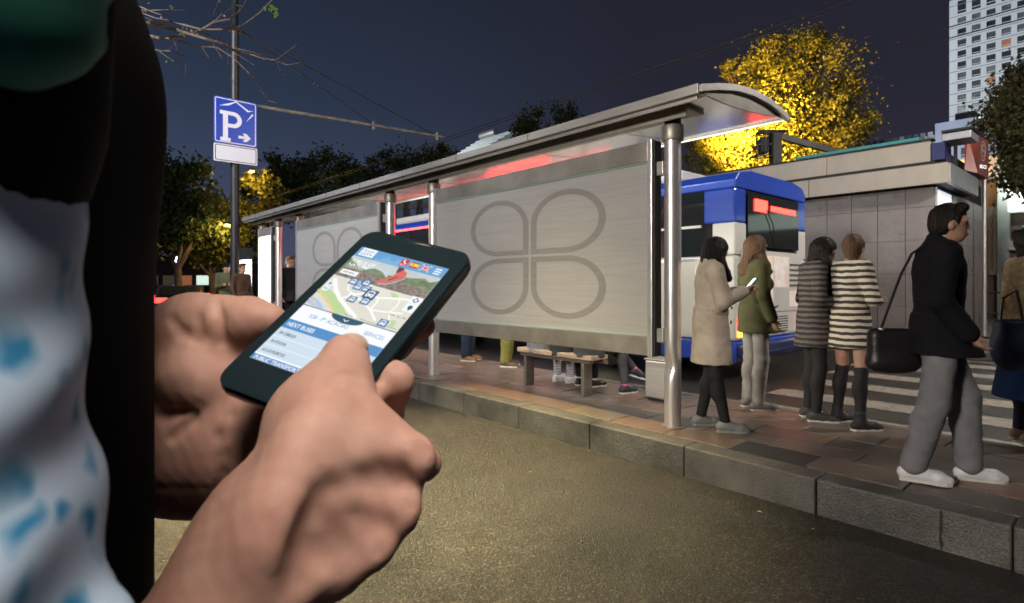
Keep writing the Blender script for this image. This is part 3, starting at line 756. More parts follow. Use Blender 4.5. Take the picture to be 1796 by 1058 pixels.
# ------------------------------------------------------------------ shops across the road on the right
shp = thing('shop_building', (-1, 29, .14), 'low dark shop front with white lit canopy and pale columns across the road', 'building')
M['shop_dark'] = mat('shop_dark', (.11, .075, .065), .5, var=.2, vscale=1.5)
M['shop_brown'] = mat('shop_brown', (.16, .12, .10), .5, var=.2, vscale=2)
M['shop_white'] = mat('shop_white', (.62, .66, .62), .5, var=.08, vscale=2)
M['lit_white'] = glow('lit_white', (.80, 1, .85), .9)
M['dim_window'] = mat('dim_window', (.05, .045, .04), .2, emit=(.35, .25, .16), es=.12)
Y0 = 28.5
MB().bx(-16, 8, Y0+.3, Y0+8, .14, 6.4).obj('wall', M['shop_brown'], shp)
MB().bx(-16, 8, Y0-.1, Y0+.29, 5.55, 6.5).obj('cornice', M['panel_grey'], shp, bevel=.03)
for px, w in ((1690, .9), (1760, .35), (1850, .35)):
    p = at_y(px, 400, Y0)
    MB().bx(p.x-w/2, p.x+w/2, Y0-.12, Y0+.28, .14, 5.54).obj('column', M['shop_dark'] if w > .5 else M['shop_white'], shp, bevel=.02)
for px0, px1, py0, py1, mm in ((1733, 1757, 345, 480, 'dim_window'), (1772, 1842, 385, 432, 'dim_window'), (1772, 1842, 342, 362, 'dim_window'), (1772, 1842, 450, 545, 'dim_window'), (1650, 1682, 372, 430, 'lit_white'), (1698, 1722, 380, 480, 'dim_window')):
    a = at_y(px0, py1, Y0+.28); b_ = at_y(px1, py0, Y0+.28)
    za = EYE + (CY-py1)/FOC*19.5; zb = EYE + (CY-py0)/FOC*19.5
    f = MB().bx(a.x, b_.x, Y0+.22, Y0+.298, za, zb).obj('window', M[mm], shp)
    for k in range(1, 3):
        xx = a.x+(b_.x-a.x)*k/3; MB().bx(xx-.02, xx+.02, Y0+.19, Y0+.219, za, zb).obj('mullion', M['shop_white'], f)
for z0, z1, mm in ((4.2, 5.0, 'lit_white'), (2.75, 3.1, 'shop_white'), (.9, 1.25, 'shop_dark')):
    a = at_y(1768, 0, Y0); MB().bx(a.x, 8, Y0-.15, Y0+.2, z0, z1).obj('beam', M[mm], shp, bevel=.02)
lp = at_y(1785, 319, Y0-.35)
wl_ = thing('wall_lamp', lp, 'bright white floodlamp under the shop canopy on the right edge', 'lamp')
MB().box(lp, (.35, .2, .16)).obj('lamp_case', M['dark'], wl_, bevel=.02)
MB().box(lp + Vector((0, -.11, 0)), (.30, .02, .13)).obj('bulb', glow('bulb_cool', (.9, 1, .93), 18), wl_)
lamp('wall_lamp_light', 'POINT', lp + Vector((0, -.4, -.1)), 60, (.9, 1, .92), shadow_soft_size=.15)
ra = thing('railing', (-2.5, 24, .14), 'dark steel pavement railing in front of the shops', 'railing')
for z in (.35, 1.05): MB().tube([(-9, 24, .14+z), (7, 24, .14+z)], .03).obj('rail', M['dark'], ra)
for x in np.arange(-9, 7.1, 1.0): MB().tube([(x, 24, .14), (x, 24, 1.2)], .03).obj('baluster', M['dark'], ra)

# ------------------------------------------------------------------ far buildings on the right
def tower(name, x0, x1, y, z1, cols, rows, ww, wh, z_first, pitch_z, pitch_x, x_first, m_wall, m_win, label, depth=20, tall_top=False, lit=()):
    o = thing(name, ((x0+x1)/2, y, 0), label, 'building')
    MB().bx(x0, x1, y+.5, y+depth, 0, z1).obj('wall', m_wall, o)
    me_w = None; f = MB()
    zz = [z_first + pitch_z*r for r in range(rows)]
    xs_ = [x_first + pitch_x*c for c in range(cols)]
    # piers and spandrels stand proud of the panes
    e = [x0] + sum([[a, a+ww] for a in xs_], []) + [x1]
    for a, b_ in zip(e[0::2], e[1::2]):
        if b_ > a: f.bx(a, b_, y, y+.498, 0, z1)
    for a in xs_:
        lev = [0.0] + sum([[q, q+wh*(1.9 if tall_top and q == zz[-1] else 1)] for q in zz], []) + [z1]
        for p, q in zip(lev[0::2], lev[1::2]):
            if q > p: f.bx(a-.001, a+ww+.001, y+.004, y+.494, p, q)
    f.obj('facade', m_wall, o)
    k = 0
    for c_, a in enumerate(xs_):
        for r_, q in enumerate(zz):
            h = wh*(1.9 if tall_top and q == zz[-1] else 1)
            mm = rnd.choice([m_win, m_win, M['pane_blind'], M['pane_grey']]) if (c_, r_) not in lit else M['warm_pane']
            w = MB().bx(a, a+ww, y+.34, y+.42, q, q+h).obj('window', mm, o)
            MB().bx(a, a+ww, y+.26, y+.33, q+h*.22, q+h*.22+.12).obj('transom', m_wall, w)
    return o
M['tower_white'] = mat('tower_white', (.62, .66, .68), .6, var=.05, vscale=.3)
M['pane'] = mat('pane', (.035, .04, .045), .2, var=.6, vscale=.25)
M['pane_blind'] = mat('pane_blind', (.10, .105, .11), .4, var=.4, vscale=1.2); M['pane_grey'] = mat('pane_grey', (.06, .065, .075), .25, var=.5, vscale=.6)
M['warm_pane'] = mat('warm_pane', (.1, .06, .04), .2, emit=(1, .35, .15), es=.25)
M['grey_block'] = mat('grey_block', (.22, .22, .25), .7, var=.1, vscale=.4)
M['white_block'] = mat('white_block', (.55, .57, .62), .7, var=.1, vscale=.3)
TY = 150.0
def tx(px): return at_y(px, 100, TY).x
def tz(px, py): d = (at_y(px, 100, TY)).dot(FW); return EYE + d*(CY-py)/FOC
x0 = tx(1665); xf = tx(1679.5); px_ = tx(1704.5) - xf; ww = tx(1694.5) - xf
pit = tz(1686, 38.4) - tz(1686, 57.8); z1st = tz(1686, 217)-pit*3
tw = tower('tower_block', x0, tx(1960), TY, tz(1665, 2), 9, 14, ww, pit*.62, z1st, pit, px_, xf, M['tower_white'], M['pane'], 'tall white tower block with rows of small dark windows', 24, True, ((3, 9), (2, 6), (5, 5)))
for r_ in range(15):
    z = z1st + pit*(r_-.22); MB().bx(x0-.05, tx(1960), TY-.06, TY-.002, z, z+.12).obj('band_course', M['grey_block'], tw)
lamp('tower_flood', 'SPOT', (x0-6, TY-60, 45), 105000, (.90, .96, 1), (x0+25, TY, 45), spot_size=R(75), spot_blend=.6, shadow_soft_size=2)
WY = 95.0
def q(px, py, Y): return at_y(px, py, Y)
a = q(1640, 212, WY); b_ = q(1712, 212, WY)
wz = EYE + q(1660, 0, WY).dot(FW)*(CY-214)/FOC
wb_ = tower('white_block', a.x, b_.x, WY, wz, 2, 2, (b_.x-a.x)*.19, 1.3, wz-5.1, 2.7, (b_.x-a.x)*.42, a.x+(b_.x-a.x)*.22, M['white_block'], M['pane'], 'pale blocky annex with four small windows in front of the tower', 12, lit=())
MB().bx(a.x+2.2, a.x+3.2, WY+.2, WY+.33, wz-2.2, wz-1.5).obj('lit_pane', glow('lit_pane', (.85, 1, .9), 2.5), wb_)
MB().box((b_.x-1.5, WY+3, wz+.7), (2.2, 2, 1.4)).obj('roof_plant', M['grey_block'], wb_, bevel=.05)
a2 = q(1714, 225, WY+4)
tower('pale_block', a2.x, q(1960, 225, WY+4).x, WY+4, wz-.4, 4, 3, 1.6, 1.5, wz-12, 3.4, 6.5, a2.x+6.0, M['white_block'], M['pane'], 'plain pale wall with a few small windows behind the right tree', 12)
lamp('annex_flood', 'SPOT', (a.x+5, WY-30, 4), 42000, (.72, .80, 1), (a.x+12, WY, wz-6), spot_size=R(100), spot_blend=.8, shadow_soft_size=1)
ga = q(1508, 250, 120); gb = q(1640, 250, 120)
gz = EYE + q(1575, 0, 120).dot(FW)*(CY-247)/FOC
tower('grey_block', ga.x, gb.x+10, 120, gz, 12, 3, (gb.x-ga.x)/16, 1.6, gz-5.5, 2.3, (gb.x-ga.x)/11, ga.x+1, M['grey_block'], M['pane'], 'long grey block with a stepped roof parapet behind the kiosk roof', 14)
pg = MB()
# ------------------------------------------------------------------ pale house with floodlit roof beyond the shelter
HY = 27.5
h0 = q(790, 272, HY); h1 = q(880, 250, HY)
ho = thing('house', (h0.x, HY, 0), 'small house with a floodlit tiled roof and a solar water heater on its ridge', 'house')
zr = EYE + q(850, 0, HY+3.5).dot(FW)*(CY-243)/FOC; ze = EYE + q(850, 0, HY).dot(FW)*(CY-272)/FOC
MB().bx(h0.x, h1.x, HY, HY+9, 0, ze).obj('wall', M['shop_white'], ho)
xm = q(838, 0, HY).x
MB().bx(xm+.02, h1.x-.1, HY-.03, HY-.003, ze-1.2, ze).obj('gable_wall', M['shop_brown'], ho)
mb = MB(); mb.add([(h0.x-.4, HY-.6, ze), (xm, HY-.6, ze), (xm+1.6, HY+3.5, zr), (h0.x-.4, HY+3.5, zr), (h0.x-.4, HY+8, ze), (xm, HY+8, ze)], [(0, 1, 2, 3), (3, 2, 5, 4)])
mb.add([(xm, HY-.62, ze-.02), (h1.x+.6, HY-.62, ze-.3), (xm+1.6, HY+3.5, zr-.02)], [(0, 1, 2)])
ro = mb.obj('roof', mat('roof_tiles', (.34, .36, .38), .5, var=.25, vscale=5), ho)
zt_ = np.linspace(0, 1, 9)[1:-1]
for t in zt_:
    MB().beam((h0.x-.4, HY-.6+4.1*t, ze+(zr-ze)*t+.04), (xm+1.6*t, HY-.6+4.1*t, ze+(zr-ze)*t+.04), .12, .08).obj('tile_row', M['shop_white'], ro)
hc = q(857, 243, HY+3.0); MB().tube([hc - Vector((1.0, 0, -.35)), hc + Vector((1.0, 0, .35))], .32, 14).obj('water_tank', M['steel'], ho, smooth=True)
lamp('house_flood', 'SPOT', (h0.x-1.5, HY-5, ze+2.2), 2600, (.85, .93, 1), (h0.x+2, HY+.5, ze+.3), spot_size=R(95), spot_blend=.5, shadow_soft_size=.4)
# ------------------------------------------------------------------ trees
M['leaf_gold'] = leaf_mat('leaf_gold', (.16, .17, .035), (.07, .085, .02))
M['leaf_dark'] = leaf_mat('leaf_dark', (.055, .085, .028), (.03, .05, .018))
M['leaf_olive'] = leaf_mat('leaf_olive', (.10, .11, .035), (.05, .06, .02))
M['leaf_right'] = leaf_mat('leaf_right', (.17, .16, .07), (.08, .085, .035))
M['bark'] = mat('bark', (.075, .055, .04), .85, var=.4, vscale=6, stretch=(6, 6, 1), bump=.6, bscale=12)
def crown_mesh(lobes, n, size, seed, clump=.16, droop=.0, per=38):
    g = np.random.default_rng(seed)
    vol = np.array([l[1][0]*l[1][1]*l[1][2] for l in lobes])**.7; vol /= vol.sum()
    cen = []
    for (c, r), w in zip(lobes, vol):
        k = max(8, int(n*w/per))
        d = g.normal(size=(k, 3)); d /= np.linalg.norm(d, axis=1)[:, None]
        rad = g.uniform(.35, 1.0, k)**.55 * g.uniform(.86, 1.1, k)
        cc = np.array(c) + d*rad[:, None]*np.array(r)
        cnt = max(1, int(n*w/k))
        p = cc[:, None, :] + g.normal(size=(k, cnt, 3))*clump*np.mean(r)*g.uniform(.5, 1.4, (k, 1, 1))
        p[:, :, 2] -= droop*g.random((k, cnt))*np.mean(r)
        cen.append(p.reshape(-1, 3))
    C = np.concatenate(cen); m = len(C)
    a = g.normal(size=(m, 3)); a[:, 2] -= .6; a /= np.linalg.norm(a, axis=1)[:, None]
    b = np.cross(a, g.normal(size=(m, 3))); b /= np.linalg.norm(b, axis=1)[:, None]
    nn = np.cross(a, b)
    s = size*g.uniform(.6, 1.35, (m, 1))
    V = np.stack([C, C+a*s*.45+b*s*.3+nn*s*.08, C+a*s, C+a*s*.5-b*s*.3+nn*s*.08], 1).reshape(-1, 3)
    return V, np.arange(4*m).reshape(-1, 4)
def tree(name, base, lobes, n, leaf, label, m, seed, group=None, tr=.16, clump=.16, droop=0.0, limbs=5, per=60):
    """lobes: (centre, radii) in world coordinates"""
    base = Vector(base)
    o = thing(name, base, label, 'tree' if 'shrub' not in name else 'shrub', group)
    V, Fq = crown_mesh(lobes, n, leaf, seed, clump, droop, per)
    link('crown', np_mesh('crown', V - np.array(base), Fq), m, o)
    r_ = random.Random(seed); mb = MB()
    low = min(l[0][2]-l[1][2] for l in lobes)
    fork = base + Vector((0, 0, max(.6, (low-base.z)*.75)))
    mb.tube([base, base.lerp(fork, .5) + Vector((r_.uniform(-.06, .06), r_.uniform(-.06, .06), 0)), fork], [tr, tr*.8, tr*.72], 9)
    for i in range(limbs):
        c, r = lobes[i % len(lobes)]
        e = Vector(c) + Vector((r_.uniform(-.6, .6)*r[0], r_.uniform(-.6, .6)*r[1], r_.uniform(-.2, .6)*r[2]))
        md = fork.lerp(e, .5) + Vector((r_.uniform(-.2, .2), r_.uniform(-.2, .2), -.1*abs(e.z-fork.z)))
        mb.tube([fork, md, e], [tr*.55, tr*.34, tr*.08], 7)
        for j in range(2):
            e2 = e + Vector((r_.uniform(-.5, .5)*r[0], r_.uniform(-.5, .5)*r[1], r_.uniform(-.3, .5)*r[2]))
            mb.tube([md, md.lerp(e2, .6) + Vector((0, 0, .1)), e2], [tr*.28, tr*.16, tr*.05], 5)
    mb.obj('trunk', M['bark'], o, smooth=True)
    return o
def lobe(px, py, d, rpx, rpy, rd=None):
    c = at(px, py, d); rx = rpx*d/FOC; return (tuple(c), (rx, rd or rx, rpy*d/FOC))
D = 22.0; bp_ = at(1362, 565, D); 
tree('golden_tree', (bp_.x, bp_.y, .1), [lobe(1392, 112, D, 84, 52), lobe(1400, 178, D, 100, 62), lobe(1300, 225, D-.5, 92, 50), lobe(1440, 235, D, 74, 62), lobe(1255, 275, D, 62, 42), lobe(1370, 262, D, 100, 50), lobe(1340, 120, D, 44, 36), lobe(1282, 122, D, 24, 18), lobe(1492, 150, D, 26, 26), lobe(1506, 238, D, 24, 26), lobe(1432, 74, D, 30, 20), lobe(1222, 240, D, 26, 30)], 46000, .115, 'large tree glowing golden yellow in lamplight above the bus', M['leaf_gold'], 3, tr=.2, clump=.17, limbs=9, per=170)
D = 32.0; bp_ = at(968, 540, D)
tree('leafy_tree', (bp_.x, bp_.y, .1), [lobe(960, 222, D, 55, 34), lobe(1000, 214, D, 34, 30), lobe(930, 240, D, 30, 30)], 4500, .18, 'dim green tree top rising over the middle of the shelter roof', M['leaf_dark'], 5, clump=.13)
D = 17.0; bp_ = at(1850, 590, D)
tree('drooping_tree', (bp_.x, bp_.y, .1), [lobe(1850, 165, D, 92, 80), lobe(1800, 215, D, 62, 58), lobe(1842, 285, D, 74, 44), lobe(1782, 285, D, 26, 30)], 16000, .15, 'olive green tree with drooping leaves in front of the tower on the right edge', M['leaf_right'], 8, tr=.2, clump=.15, droop=.25)
FT = 'street trees beyond the far end of the shelter'
for i, (px, D, lbs, n, nm, lab, mm, bx_) in enumerate([
    (310, 25.0, [(318, 330, 56, 62), (345, 375, 48, 45), (292, 400, 50, 45)], 11000, 'street_tree', 'dense dark street tree between the black sleeve and the sign pole', 'leaf_dark', 312),
    (372, 27.0, [(388, 400, 46, 50), (360, 440, 40, 26)], 6000, 'street_tree', 'lower street tree with golden lit leaves just left of the sign pole', 'leaf_gold', 373),
    (455, 29.0, [(452, 345, 40, 48), (440, 410, 34, 40)], 6000, 'street_tree', 'golden lit street tree just right of the sign pole', 'leaf_gold', 470),
    (560, 33.0, [(570, 318, 66, 56), (520, 345, 50, 50), (500, 300, 34, 30)], 11000, 'street_tree', 'broad dark street tree behind the far half of the shelter roof', 'leaf_dark', 545),
    (640, 36.0, [(622, 320, 40, 34), (652, 345, 36, 30)], 5000, 'street_tree', 'small dark street tree next to the floodlit shrubs', 'leaf_olive', 640),
    (280, 31.0, [(250, 330, 60, 60), (262, 400, 50, 40)], 6000, 'street_tree', 'street tree mostly hidden behind the black vest', 'leaf_dark', 268)]):
    b = at(bx_, 499 + FOC*1.45/D, D)
    tree(nm, (b.x, b.y, 0), [lobe(p[0], p[1], D, p[2], p[3]) for p in lbs], n, .2, lab, M[mm], 20+i, FT, tr=.2, clump=.15)
for i, (px, py, D, rx, ry, lab) in enumerate([(672, 292, 40.0, 34, 24, 'pale shrub seen above the roof next to the dark street tree'), (735, 283, 41.0, 40, 24, 'loose floodlit shrub seen above the roof beside the house'), (775, 275, 42.0, 24, 20, 'small floodlit shrub right against the house wall')]):
    b = at(px, 530, D)
    tree('shrub', (b.x, b.y, 0), [lobe(px, py, D, rx, ry), lobe(px-rx*.5, py+10, D, rx*.6, ry*.7)], 1600, .22, lab, M['leaf_olive'], 60+i, 'shrubs by the house', tr=.08, clump=.2)
# lights among the trees
hd = at(1286, 226, 19.0); bs = at(1179, 600, 19.6)
def tree_lamp(base, head, e, col, label, bulb, r=.2, aim=None):
    o = thing('street_lamp', base, label, 'street lamp', 'street lamps among the trees')
    b, h = Vector(base), Vector(head)
    MB().lathe(b, [(.11, 0), (.11, .4), (.07, .45), (.05, h.z-b.z-.1)], 10).obj('post', M['black'], o, smooth=True)
    MB().tube([(b.x, b.y, h.z-.15), (h.x, h.y, h.z+.1)], .03).obj('arm', M['black'], o, smooth=True)
    MB().box((h.x, h.y, h.z+.09), (.5, .25, .1)).obj('lamp_head', M['black'], o, bevel=.03)
    MB().box((h.x, h.y, h.z+.02), (.34, .16, .03)).obj('bulb', M[bulb], o)
    if aim is None: lamp('lamp_light', 'POINT', (h.x, h.y, h.z-.12), e, col, shadow_soft_size=r)
    else: lamp('lamp_light', 'SPOT', (h.x, h.y, h.z-.12), e, col, aim, shadow_soft_size=r, spot_size=R(92), spot_blend=.4)
M['bulb_sodium'] = glow('bulb_sodium', (1, .55, .12), 10)
tree_lamp((bs.x, bs.y, .1), hd, 25000, (1, .50, .07), 'sodium street lamp hidden behind the shelter roof under the golden tree', 'bulb_sodium', aim=at(1365, 215, 24))
h2 = at(441, 302, 27.5); b2 = at(414, 545, 27.5); tree_lamp((b2.x, b2.y, 0), h2, 380, (1, .55, .12), 'sodium street lamp behind the sign pole', 'bulb_sodium')
h3 = at(398, 396, 25.0); b3 = at(415, 555, 25.0); tree_lamp((b3.x, b3.y, 0), h3, 450, (1, .55, .12), 'lower sodium lamp among the street trees left of the sign pole', 'bulb_sodium')

# ------------------------------------------------------------------ sign pole, parking sign, tram-wire bracket
PX, PY = -14.6, 3.94
po = thing('utility_pole', (PX, PY, PZ), 'tall dark steel pole at the far end of the shelter carrying a bracket arm', 'pole')
M['pole'] = mat('pole_paint', (.022, .022, .026), .45, var=.25, vscale=4)
MB().lathe((PX, PY, PZ), [(.15, 0), (.15, .02), (.11, .03), (.098, 3), (.092, 7.3), (.098, 7.32), (.098, 7.42), (.075, 7.46), (.07, 9.6)], 20).obj('shaft', M['pole'], po, smooth=True)
az0, az1 = EYE+4.38, EYE+4.60
M['arm'] = mat('arm_paint', (.20, .17, .15), .6, var=.4, vscale=3)
MB().tube([(PX, PY, az0), (PX, 6.9, az0+.11), (PX, 10.0, az1)], [.05, .045, .035], 8).obj('bracket_arm', M['arm'], po, smooth=True)
for y in (7.6, 9.75): MB().lathe((PX, y, az0+.16+(y-7.6)*.03), [(.02, -.16), (.05, -.12), (.03, -.02), (.05, .03), (.02, .1)], 8).obj('insulator', M['arm'], po, smooth=True)
for y, z in ((7.6, az0+.16), (9.7, az1)): MB().tube([(PX+.02, PY+.1, EYE+6.15), (PX, y, z)], .012, 5).obj('stay_wire', M['black'], po)
MB().box((PX, PY, EYE+6.15), (.26, .26, .12)).obj('clamp', M['black'], po, bevel=.01)
ps = thing('parking_sign', (PX+.16, PY, EYE+3.0), 'blue parking sign with a white P and arrow above a blank white plate', 'sign')
M['sign_blue'] = mat('sign_blue', (.008, .05, .42), .32, coat=.3)
M['sign_white'] = mat('sign_paint', (.74, .73, .80), .4)
M['sign_black'] = mat('sign_black', (.02, .02, .02), .5)
sx = PX+.15; y0, y1 = 3.44, 4.40; zb, zt = EYE+3.33, EYE+4.42
def rrect(y0, y1, z0, z1, r, n=5):
    pts = []
    for cx_, cz_, a0 in ((y1-r, z1-r, 0), (y0+r, z1-r, 90), (y0+r, z0+r, 180), (y1-r, z0+r, 270)):
        for i in range(n+1): a = R(a0+90*i/n); pts.append((cx_+r*math.cos(a), cz_+r*math.sin(a)))
    return pts
def frame2d(mb, x, A, B):
    n = len(A); mb.add([(x, *p) for p in A] + [(x, *p) for p in B], [(i, (i+1) % n, n+(i+1) % n, n+i) for i in range(n)])
bd = MB().prism(rrect(y0, y1, zb, zt, .05), 'x', sx-.03, sx).obj('blue_board', M['sign_blue'], ps)
mb = MB(); frame2d(mb, sx+.003, rrect(y0+.025, y1-.025, zb+.025, zt-.025, .04), rrect(y0+.045, y1-.045, zb+.045, zt-.045, .03)); mb.obj('border', M['sign_white'], bd)
W_, H_ = y1-y0, zt-zb
mb = MB(); P = lambda u, v: (sx+.004, y0+u*W_, zb+v*H_)
def poly(mb, pts): mb.add([P(*p) for p in pts], [tuple(range(len(pts)))])
poly(mb, [(.135, .71), (.34, .71), (.34, .645), (.32, .63), (.135, .63)][:2] + [(.36, .63), (.135, .63)])
poly(mb, [(.205, .63), (.32, .63), (.32, .13), (.205, .13)])
poly(mb, [(.145, .13), (.38, .13), (.38, .05), (.145, .05)])
bow = [(.34 + .0, .71)]; n = 14; vs = []; 
for i in range(n+1):
    a = R(90-180*i/n); vs += [P(.44+.20*math.cos(a), .535+.175*math.sin(a)), P(.44+.095*math.cos(a), .535+.09*math.sin(a))]
mb.add(vs, [(2*i, 2*i+2, 2*i+3, 2*i+1) for i in range(n)])
poly(mb, [(.3405, .71), (.44, .71), (.44, .625), (.3605, .625)]); poly(mb, [(.3205, .445), (.44, .445), (.44, .36), (.3205, .36)])
mb.obj('letter_p', M['sign_white'], bd)
mb = MB()
poly(mb, [(.56, .215), (.72, .215), (.72, .155), (.56, .155)]); poly(mb, [(.66, .275), (.75, .275), (.85, .185), (.75, .095), (.66, .095), (.73, .185)]); mb.obj('arrow', M['sign_white'], bd)
mb = MB()
poly(mb, [(.12, .80), (.46, .93), (.50, .965), (.50, .93), (.34, .835)]); poly(mb, [(.50, .93), (.50, .965), (.54, .94), (.80, .80), (.92, .81), (.78, .765)]); poly(mb, [(.74, .54), (.88, .74), (.92, .72)])
mb.obj('roof_symbol', M['sign_white'], bd)
wp = MB().prism(rrect(y0+.005, y1+.01, EYE+2.90, EYE+3.315, .02), 'x', sx-.03, sx).obj('white_plate', M['sign_white'], ps)
mb = MB(); frame2d(mb, sx+.003, rrect(y0+.03, y1-.015, EYE+2.925, EYE+3.29, .03), rrect(y0+.045, y1-.03, EYE+2.94, EYE+3.275, .025)); mb.obj('border', M['sign_black'], wp)
for z in (EYE+3.2, EYE+4.1): MB().bx(PX-.13, sx-.031, PY-.12, PY+.12, z-.03, z+.03).obj('clamp', M['black'], ps)
# overhead wires
def wire(y0_, z0_, x0_=-60, x1_=30, sag=.25, r=.012, lab='', nm='overhead_wire'):
    n = 14; pts = [(x0_+(x1_-x0_)*i/n, y0_, z0_ - sag*4*(i/n)*(1-i/n)*0) for i in range(n+1)]
    tag(MB().tube(pts, r, 5).obj(nm, M['black'], None, org=pts[0]), lab, 'wire', 'tram wires over the bus road')
for y, z, lab in ((9.7, 5.86, 'thin overhead wire nearest the shelter roof'), (10.3, 6.04, 'thin overhead wire at the tip of the bracket arm'), (13.2, 6.3, 'overhead wire crossing the golden tree lower down'), (13.8, 6.3, 'overhead wire crossing the golden tree just above the lowest one'), (16.5, 8.8, 'highest overhead wire over the golden tree top')):
    wire(y, z, lab=lab)

# bare ginkgo boughs reaching in from the upper left
gt_ = at(-700, 499 + FOC*1.45/7.2, 7.2)
gk = thing('ginkgo_tree', (gt_.x, gt_.y, 0), 'nearly bare tree boughs with a few green fan leaves reaching in from the upper left', 'tree')
gtop = at(-560, -60, 7.2)
MB().tube([(gt_.x, gt_.y, 0), (gt_.x+.05, gt_.y, 2.4), (gtop.x, gtop.y, gtop.z)], [.17, .14, .10], 10).obj('trunk', M['bark'], gk, smooth=True)
M['twig'] = mat('twig', (.20, .15, .12), .8, var=.35, vscale=25)
M['ginkgo_leaf'] = leaf_mat('ginkgo_leaf', (.20, .32, .05), (.14, .25, .04))
def zp(x, y, d=7.0): return at(220+x*.1893, y*.1893, d)
br = [([(-1500, 380), (-700, 300), (60, 235), (220, 215), (350, 245), (480, 280), (600, 320), (760, 370), (900, 410), (1000, 460), (1150, 500), (1290, 545), (1400, 560), (1590, 410)], .030, .005),
 ([(1150, 500), (1300, 520), (1400, 562), (1500, 600), (1620, 585)], .006, .003),
 ([(220, 215), (330, 215), (420, 205), (540, 235), (700, 270), (900, 280), (1040, 260), (1120, 220), (1240, 120), (1360, 0), (1420, -80)], .015, .006),
 ([(-1500, 400), (-700, 380), (90, 305), (200, 335), (320, 350), (460, 345), (560, 330), (690, 285), (820, 210), (960, 180), (1050, 110), (1120, 0)], .026, .006),
 ([(690, 285), (800, 230), (820, 190), (810, 140), (860, 20)], .007, .003), ([(820, 210), (900, 130), (980, 80), (1030, -20)], .008, .004),
 ([(320, 350), (400, 360), (540, 390), (700, 430), (850, 440), (1000, 540), (1150, 690), (1200, 770), (1330, 930), (1400, 950)], .012, .003),
 ([(-900, -60), (0, 80), (150, 120), (280, 165), (400, 190)], .010, .004), ([(-900, -120), (0, 10), (120, 60), (250, 110), (330, 140), (440, 145)], .010, .003),
 ([(-700, 380), (0, 400), (160, 430), (310, 475), (420, 480), (600, 540)], .012, .004), ([(310, 475), (450, 570), (560, 580), (555, 720)], .007, .003), ([(160, 430), (250, 480), (330, 550), (400, 650)], .006, .003),
 ([(440, 360), (480, 460), (500, 560), (470, 655)], .005, .003), ([(700, 430), (770, 530), (800, 620), (845, 695)], .005, .003), ([(820, 410), (900, 550), (950, 690), (1050, 850)], .006, .003),
 ([(1400, 580), (1440, 660), (1470, 690), (1510, 700)], .004, .003), ([(700, 290), (830, 340), (930, 400), (1010, 480), (1190, 600)], .008, .003), ([(100, 130), (250, 190), (310, 330), (320, 460)], .004, .002),
 ([(110, 340), (160, 165)], .005, .003), ([(1000, 440), (1200, 490), (1340, 545)], .006, .003), ([(240, 100), (400, 92), (560, 95)], .005, .002), ([(950, 450), (950, 600)], .004, .002), ([(330, 470), (400, 470), (470, 385)], .005, .003)]
r2_ = random.Random(9)
for pts, ra_, rb in br:
    n = len(pts); dd = [7.0 + .3*math.sin(i*1.3+len(pts)) for i in range(n)]
    MB().tube([zp(x + (r2_.uniform(-5, 5)), y + r2_.uniform(-5, 5), d) for (x, y), d in zip(pts, dd)], [ra_ + (rb-ra_)*i/(n-1) for i in range(n)], 6).obj('branch', M['twig'], gk, smooth=True)
fan = [(0, 0)] + [(.5*math.cos(R(a)), .62*math.sin(R(a)) * (1 if abs(a-90) > 12 else .86)) for a in (28, 45, 62, 78, 90, 102, 118, 135, 152)]
for i, (x, y) in enumerate([(1305, 70), (1345, 70), (1350, 92), (1320, 100), (1390, 100), (1415, 112), (1380, 135), (1400, 125), (425, 50), (440, 72), (862, 8), (1040, 40), (1072, 46), (540, 262), (572, 272), (605, 285), (500, 312), (545, 325), (520, 318), (370, 572), (210, 22)]):
    sc = 34*.1893*7.0/FOC*(1 if i < 8 else .55); a = r2_.uniform(0, 6.28); c = zp(x, y, 6.9)
    u = RT*math.cos(a) + UP*math.sin(a); v = (UP*math.cos(a) - RT*math.sin(a)); w = FW*r2_.uniform(-.4, .4)
    MB().add([c + (u*px_*1 + v*py_ + w*py_)*sc*1.6 + FW*abs(px_)*sc*.4 for px_, py_ in fan], [tuple(range(len(fan)))]).obj('leaf', M['ginkgo_leaf'], gk)
M['fruit'] = mat('fruit', (.45, .27, .17), .6)
for x, y in ((190, 100), (165, 95), (125, 90), (75, 70), (40, 50), (55, 42), (15, 40), (250, 365), (670, 325), (845, 380), (920, 150), (335, 165), (612, 285)):
    c = zp(x, y, 6.95); MB().lathe(c, [(.004, -.016), (.013, -.008), (.015, 0), (.012, .009), (.003, .016)], 8).obj('fruit', M['fruit'], gk, smooth=True)

